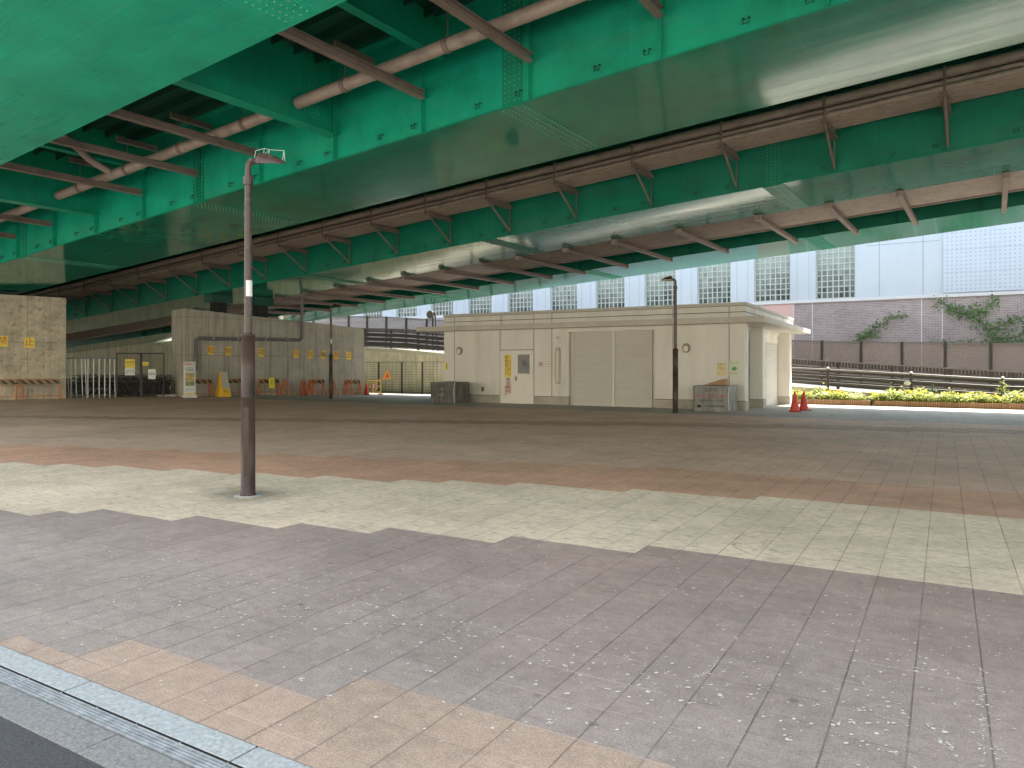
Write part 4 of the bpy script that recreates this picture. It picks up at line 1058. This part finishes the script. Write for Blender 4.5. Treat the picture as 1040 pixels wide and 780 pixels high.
for fz,r_ in ((.98,.045),(.66,.035),(.34,.035)):
    mb=MB(); mb.tube([(b_,38.25,pbase(b_)+fz) for b_ in (-12,-8,-4.9,-1,2.1,6,12,20)],r_,8); mb.build('rail',[RAILG if fz>.9 else RAILD],PRL)
for b_ in (-11.2,-8.0,-4.9,-1.35,2.15,5.6,9.1,12.6):
    mb=MB(); mb.tube([(b_,38.25,-.5),(b_,38.25,pbase(b_)+1.02)],.06,10); Po=mb.build('post',[RAILD],PRL)
    mb=MB(); mb.lathe([(.065,0),(.07,.03),(.045,.075),(.001,.085)],10,(b_,38.25,pbase(b_)+1.02)); mb.build('cap',[WHITE],Po)
mb=MB(); mb.lathe([(.001,0),(.13,.0),(.13,.03),(.001,.03)],12,(0,0,0))
NB=thing('noise_barrier',(0,0,0),RAB,'tall post fence with smoky translucent panels behind the road ramp','fence')
NT=[(-62,6.6),(-37.5,5.35),(-7.5,2.97),(3.4,2.62),(40,2.1)]
ntop=lambda b: lerp(b,NT)
b=-62.0; n=0
while b<26:
    mb=MB(); mb.box(b-.07,b+.07,44.40,44.55,min(zbase(b),ntop(b)-2.4)-.1,ntop(b)+.03); mb.build('post',[RAILD],NB)
    mb=MB(); e=b+2.0; mb.add([(b+.071,44.46,ntop(b)-1.95),(e-.071,44.46,ntop(e)-1.95),(e-.071,44.46,ntop(e)-.06),(b+.071,44.46,ntop(b)-.06),(b+.071,44.48,ntop(b)-1.95),(e-.071,44.48,ntop(e)-1.95),(e-.071,44.48,ntop(e)-.06),(b+.071,44.48,ntop(b)-.06)],[(0,1,2,3),(7,6,5,4),(0,4,5,1),(1,5,6,2),(2,6,7,3),(3,7,4,0)]); mb.build('panel',[SMOKE],NB)
    b=e; n+=1
mb=MB(); band(mb,44.42,.10,-.06,.02,0,-62,26,ntop,2.0); mb.build('top_rail',[RAILG],NB)
mb=MB(); band(mb,44.40,.14,-2.6,-1.96,0,-62,26,ntop,2.0); mb.build('base_wall',[mat('barrier_base',(.30,.25,.22),.8,.1,2)],NB)
# traffic mirror on the ramp
p=(438-U0)/F; mY=42.0/(AX*p+AY); mx=p*mY
o=thing('traffic_mirror',(mx,mY,2.3),RAB,'round traffic mirror on twin brown posts above the service building eave','traffic mirror')
mb=MB(); mb.tube([(.18,0,-.1),(.12,0,3.0)],.07,8); mb.tube([(.58,.1,-.1),(.30,.05,2.95),(.2,0,3.08)],.07,8); mb.build('post',[RAILD],o)
mb=MB(); mb.tube([(-.02,-.12,2.88),(-.02,.0,2.88)],.26,20); mb.torus((-.02,-.13,2.88),(0,1,0),.27,.035,24,6); mb.tube([(-.02,0,2.88),(.14,0,2.88)],.03,6); mb.build('mirror',[MIRM],o)
# mesh fence panels under the ramp
fb=[-34.8,-32.9,-30.9,-29.2,-27.3]
for i in range(4):
    b0,b1=fb[i],fb[i+1]; a=37.7; x,y,z=W(a,b0,gz(a)); w_=b1-b0
    o=thing('fence_panel',(x,y,z),RAB,('wire fence panel next to the long pier end','wire fence panel carrying the orange triangle sign','third wire fence panel from the long pier','wire fence panel next to the service building')[i],'fence','wire fence panels under the road ramp')
    mb=MB(); mb.tube([(.03,0,0),(.03,0,2.1)],.04,8); mb.tube([(w_-.05,0,0),(w_-.05,0,2.1)],.025,8); mb.tube([(.03,0,2.08),(w_-.05,0,2.08)],.02,6); mb.tube([(.03,0,.1),(w_-.05,0,.1)],.02,6); mb.build('frame',[MESHD],o)
    mb=MB(); zz=.25
    while zz<2.05: mb.tube([(.03,0,zz),(w_-.05,0,zz)],.008,4,cap=False); zz+=.17
    xx=.3
    while xx<w_-.1: mb.tube([(xx,0,.1),(xx,0,2.08)],.005,4,cap=False); xx+=.3
    mb.build('wire_mesh',[MESHD],o)
x,y,_=W(37.6,b_at(393,37.6)); o=thing('triangle_sign',(x,y,z_at(393,385.5,37.6)),RAB,'orange triangular hazard sign hanging on the wire fence','sign')
mb=MB(); mb.prism([(-.44,0),(.40,.05),(.06,.74)],'y',-.012,.012); mb.build('plate',[mat('sign_orange',(.72,.33,.04),.5,.1,8)],o)
mb=MB(); mb.prism([(-.16,.12),(.22,.14),(.05,.48)],'y',-.018,-.0125); mb.build('pictogram',[CONE],o)
# far abutment wall behind the bicycle park
ab=thing('abutment_wall',W(41,-50),RAB,'pale concrete abutment wall behind the bicycle park, sunlight in its colour','wall')
mb=MB(); mb.box(-26,4,0,1,-1,4.3); mb.build('wall',[CONC_W],ab)

# ------------------------------------------------------------------ flower beds
def planter(b0,b1,label):
    a0=36.45; o=thing('flower_planter',W(a0,b0,gz(a0)),RAB,label,'flower bed','flower beds by the pipe railing'); w_=b1-b0
    mb=MB(); mb.box(0,w_,0,.07,-.2,.25); mb.box(0,.07,.07,1.6,-.2,.25); mb.box(w_-.07,w_,.07,1.6,-.2,.25); mb.build('border',[EDGING],o)
    mb=MB(); mb.box(.07,w_-.07,.07,1.6,-.2,.20); mb.build('soil',[SOIL],o)
planter(-16,b_at(885,36.45)-.05,'brick edged flower bed starting beside the service building')
planter(b_at(885,36.45)+.15,14,'long brick edged flower bed running off the photo edge')
def flower_parts(o,rnd,leaf,flo,h,r,nl,nf,tall=False):
    mb=MB()
    for _ in range(nl):
        t=rnd.uniform(0,6.28); q=r*math.sqrt(rnd.random()); z=h*rnd.random()**.7*(1-.5*q/r); L_=rnd.uniform(.05,.12); wd_=L_*.35
        c=Vector((q*math.cos(t),q*math.sin(t),z)); d=Vector((math.cos(t+rnd.uniform(-1,1)),math.sin(t+rnd.uniform(-1,1)),rnd.uniform(-.2,.9))).normalized(); s_=d.cross(Vector((rnd.uniform(-.4,.4),rnd.uniform(-.4,.4),1))).normalized()
        mb.add([tuple(c-d*L_*.5),tuple(c+s_*wd_),tuple(c+d*L_),tuple(c-s_*wd_)],[(0,1,2,3)])
    mb.build('foliage',[leaf],o)
    if nf:
        mb=MB()
        for _ in range(nf):
            t=rnd.uniform(0,6.28); q=r*math.sqrt(rnd.random()); c=Vector((q*math.cos(t),q*math.sin(t)-.03,h*rnd.uniform(.55,1.08))); s_=rnd.uniform(.025,.05)
            for k in range(5):
                aa=k*1.2566; d=Vector((math.cos(aa),math.sin(aa)*.6-.3,math.sin(aa)*.8+.3)).normalized()*s_; e=d.cross(Vector((.2,1,.1))).normalized()*s_*.5
                mb.add([tuple(c),tuple(c+d*.6+e),tuple(c+d),tuple(c+d*.6-e)],[(0,1,2,3)])
        mb.build('blossoms',[flo],o)
rnd=random.Random(3)
KIND=[('low yellow green bedding plant with yellow blossoms in the flower bed',LEAFA,FLY,.38,.34,300,16),
      ('low bedding plant with white blossoms in the flower bed',LEAFA,FLW,.36,.34,280,16),
      ('low green bedding plant with red blossoms in the flower bed',LEAFB,FLR,.32,.30,260,12),
      ('bushy bright yellow green plant without blossoms in the flower bed',LEAFA,FLY,.55,.42,420,8)]
protos=[]
for lab,lf,fl,h,r,nl,nf in KIND:
    o=thing('bedding_plant',(0,0,0),0,lab,'plant','bedding plants: '+lab.split(' in the')[0]); flower_parts(o,rnd,lf,fl,h,r,nl,nf); protos.append([o,False])
b=-8.2
while b<9:
    for a in (36.85,37.35,37.8):
        if abs(b-b_at(885,36.45))<.15: continue
        k=rnd.choices((0,1,2,3),(5,3,1.3,2.2))[0]; o,used=protos[k]
        c=copy_tree(o) if used else o; protos[k][1]=True
        bb=b+rnd.uniform(-.15,.15); aa=a+rnd.uniform(-.12,.12); c.location=W(aa,bb,gz(36.45)+.19); c.rotation_euler=(0,0,rnd.uniform(0,6.28)); s_=rnd.uniform(.8,1.25); c.scale=(s_,s_,s_*rnd.uniform(.8,1.15))
    b+=.52
for u,v,h,lab in ((1018,408,1.15,'tall slim yellow green shrub against the pipe railing near the photo edge'),(905,405,.85,'slender upright plant left of the oval tag on the railing'),(947,404,.8,'small dark green shrub between the railing posts'),(843,402,.6,'small dark shrub at the railing post nearest the service building')):
    a=37.95; o=thing('shrub',W(a,b_at(u,a),gz(36.45)+.19),0,lab,'shrub')
    mb=MB(); mb.tube([(0,0,0),(.02,0,h*.5),(0,.02,h*.9)],.015,5); mb.build('stem',[STEM],o)
    flower_parts(o,rnd,LEAFB if 'dark' in lab else LEAFA,FLY,h,.22,230,0)
x,y,_=W(38.12,b_at(921.5,38.12)); o=thing('railing_tag',(x,y,z_at(921.5,391,38.12)),RAB,'white oval tag fixed to the pipe railing post','tag')
mb=MB(); mb.prism([(.15*math.cos(t),.09+.09*math.sin(t)) for t in [2*math.pi*k/18 for k in range(18)]],'y',-.01,.01); mb.build('disc',[WHITE],o)

# ------------------------------------------------------------------ office building behind
FA=50.0
off=thing('office_building',(0,0,0),RAB,'pale blue white office block with glass block windows and brick base','building')
ZL=5.55; ZW=5.76; ZTOP=10.6
wc=[FA*(-.1195-.0767*i) for i in range(13)]; ww=1.15
bk=MB(); b_pink=FA*-.170; bk.box(b_pink,45,FA,FA+.4,-.8,ZL); bk.build('brick_base',[BRICK],off)
pk=MB(); pk.box(-75,-10.4,FA-.004,FA+.4,-.8,ZL,1); pk.box(-10.4,b_pink-.002,FA-.004,FA+.4,-.8,ZL,0); pk.build('lower_wall',[PINK,FACW],off)
ld=MB(); ld.box(-75,45,FA-.10,FA+.4,ZL+.002,ZW-.02); ld.build('ledge',[LEDGE],off,bev=.01)
ws=MB(); edges=[45]+[c for c in wc]
ws.box(wc[0]+ww,45,FA,FA+.6,ZW-.018,ZTOP)
for i in range(len(wc)-1): ws.box(wc[i+1]+ww,wc[i]-ww,FA,FA+.6,ZW-.018,ZTOP)
ws.box(-75,wc[-1]-ww,FA,FA+.6,ZW-.018,ZTOP); 
for c in wc: ws.box(c-ww,c+ww,FA+.02,FA+.6,9.95,ZTOP)
ws.box(-75,45,FA+.61,FA+14,-.5,ZTOP-.1)
for u in (893,937.5): b_=b_at(u,FA); ws.box(b_-.018,b_+.018,FA-.003,FA+.05,ZW,ZTOP-.01,1)
ws.box(wc[0]+ww+.6,-.3,FA-.0025,FA+.05,8.93,8.965,1)
for i in range(len(wc)-1):
    for s_ in (-1,1):
        x=(wc[i]+wc[i+1])/2+s_*.36; ws.box(x-.01,x+.01,FA-.003,FA+.05,ZW,ZTOP-.01,1)
ws.build('wall',[FACW,JOINT],off)
jb=MB()
for u in (825,936,957,806): b_=b_at(u,FA); jb.box(b_-.025,b_+.025,FA-.006,FA+.05,-.3,ZL,0)
jb.build('joint_strip',[LEDGE],off)
for c in wc:
    fr=MB(); y0,y1=FA+.28,FA+.36
    fr.box(c-ww,c-ww+.07,FA+.18,y1,ZW,9.95); fr.box(c+ww-.07,c+ww,FA+.18,y1,ZW,9.95); fr.box(c-ww+.07,c+ww-.07,FA+.18,y1,ZW,ZW+.08)
    for k in range(1,7): x=c-ww+k*2*ww/7; fr.box(x-.035,x+.035,y0,y1,ZW+.081,9.95)
    z=ZW+.08+.36
    while z<9.9: fr.box(c-ww+.07,c+ww-.07,y0+.003,y1-.003,z-.03,z+.03); z+=.36
    Wn=fr.build('window',[MUNT],off)
    gl=MB(); gl.box(c-ww+.06,c+ww-.06,y1-.03,y1-.005,ZW+.02,9.95); gl.build('glass',[GLASSB],Wn)
sc_=MB(); b0=b_at(958,FA); z0_,z1_=5.82,9.55
sc_.box(b0,b0+13,FA-.09,FA-.002,z0_,z1_,0)
x=b0+.16
while x<b0+9:
    z=z0_+.14
    while z<z1_-.1: sc_.quad((x,FA-.0925,z),(x+.085,FA-.0925,z),(x+.085,FA-.0925,z+.085),(x,FA-.0925,z+.085),mi=1); z+=.235
    x+=.235
for k in range(1,6): sc_.box(b0+k*2.35-.012,b0+k*2.35+.012,FA-.094,FA-.05,z0_,z1_,1)
for z in (7.0,8.3): sc_.box(b0,b0+13,FA-.0945,FA-.05,z-.012,z+.012,1)
sc_.build('screen_panel',[SCREEN_P,SCREEN_H],off)
# climbing vines on the brick
def vine(lines,label,n,spread):
    a=FA-.12; P=[[(b_at(u,a),z_at(u,v,a)) for u,v in l] for l in lines]; bx,zx=P[0][0]
    o=thing('climbing_vine',W(a,bx,zx),RAB,label,'vine')
    st=MB(); lf=MB()
    for l in P:
        st.tube([(b_-bx,.08,z-zx) for b_,z in l],.02,5)
        tot=sum(math.dist(p,q) for p,q in zip(l,l[1:]))
        for p,q in zip(l,l[1:]):
            for _ in range(int(n*math.dist(p,q))):
                t=rnd.random(); s_=spread*rnd.gauss(0,.75); c=Vector((p[0]+(q[0]-p[0])*t-bx+rnd.gauss(0,spread*.8),rnd.uniform(-.22,.08),p[1]+(q[1]-p[1])*t-zx+s_))
                d=Vector((rnd.uniform(-1,1),rnd.uniform(-.6,.1),rnd.uniform(-1,.4))).normalized(); e=d.cross(Vector((rnd.uniform(-.5,.5),1,rnd.uniform(-.5,.5)))).normalized(); L_=rnd.uniform(.08,.17)
                lf.add([tuple(c-d*L_*.5),tuple(c+e*L_*.4),tuple(c+d*L_*.6),tuple(c-e*L_*.4)],[(0,1,2,3)])
    st.build('stem',[STEM],o); lf.build('foliage',[LEAFV],o)
vine([[(866,348),(876,342),(888,334),(900,326)],[(876,344),(884,341)],[(900,326),(912,320),(918,322)],[(870,346),(890,338)]],'small green vine climbing the brick wall above the noise fence',48,.26)
vine([[(1015,352),(1008,340),(996,326),(975,316),(952,306)],[(990,322),(1002,312),(1014,303)],[(1004,336),(1022,328),(1040,322)],[(960,314),(985,320)],[(1008,343),(1025,344),(1044,338)],[(1000,318),(985,312)]],'large branching green vine on the brick wall below the screen panel',62,.30)
vine([[(948,348),(1000,349),(1040,346)]],'thin strip of vine along the top of the noise fence near the photo edge',40,.16)

# ------------------------------------------------------------------ sun, sky, camera
az=math.atan2(.803,.596); el=R(58)
sd=Vector((math.sin(az)*math.cos(el),math.cos(az)*math.cos(el),math.sin(el)))
sl=bpy.data.lights.new('sun','SUN'); sl.energy=4.2; sl.angle=R(.53); sl.color=(1,.94,.84)
so=bpy.data.objects.new('sun',sl); C.objects.link(so); so.rotation_euler=sd.to_track_quat('Z','Y').to_euler(); so.location=sd*100
wld=bpy.data.worlds.new('World'); bpy.context.scene.world=wld; wld.use_nodes=True
nt=wld.node_tree; bg=nt.nodes['Background']; sky=nt.nodes.new('ShaderNodeTexSky'); sky.sky_type='NISHITA'; sky.sun_disc=False
sky.sun_elevation=el; sky.sun_rotation=az; sky.air_density=1.2; sky.dust_density=1.5
hs=nt.nodes.new('ShaderNodeHueSaturation'); hs.inputs['Saturation'].default_value=.42; nt.links.new(sky.outputs[0],hs.inputs['Color']); nt.links.new(hs.outputs[0],bg.inputs[0]); bg.inputs[1].default_value=.13
cam=bpy.data.cameras.new('camera'); co=bpy.data.objects.new('camera',cam); C.objects.link(co)
cam.sensor_width=36; cam.lens=36*F/1040; cam.shift_y=-(390-V0)/1040; cam.clip_end=2000; cam.clip_start=.05
co.location=(0,0,EYE); co.rotation_euler=(R(90),0,0)
sc=bpy.context.scene; sc.camera=co
sc.view_settings.view_transform='Standard'; sc.view_settings.look='None'; sc.view_settings.exposure=2.4; sc.view_settings.gamma=1
sc.render.engine='CYCLES'; sc.cycles.max_bounces=10; sc.cycles.diffuse_bounces=6; sc.cycles.glossy_bounces=4; sc.cycles.use_denoising=True
sc.cycles.sample_clamp_indirect=6
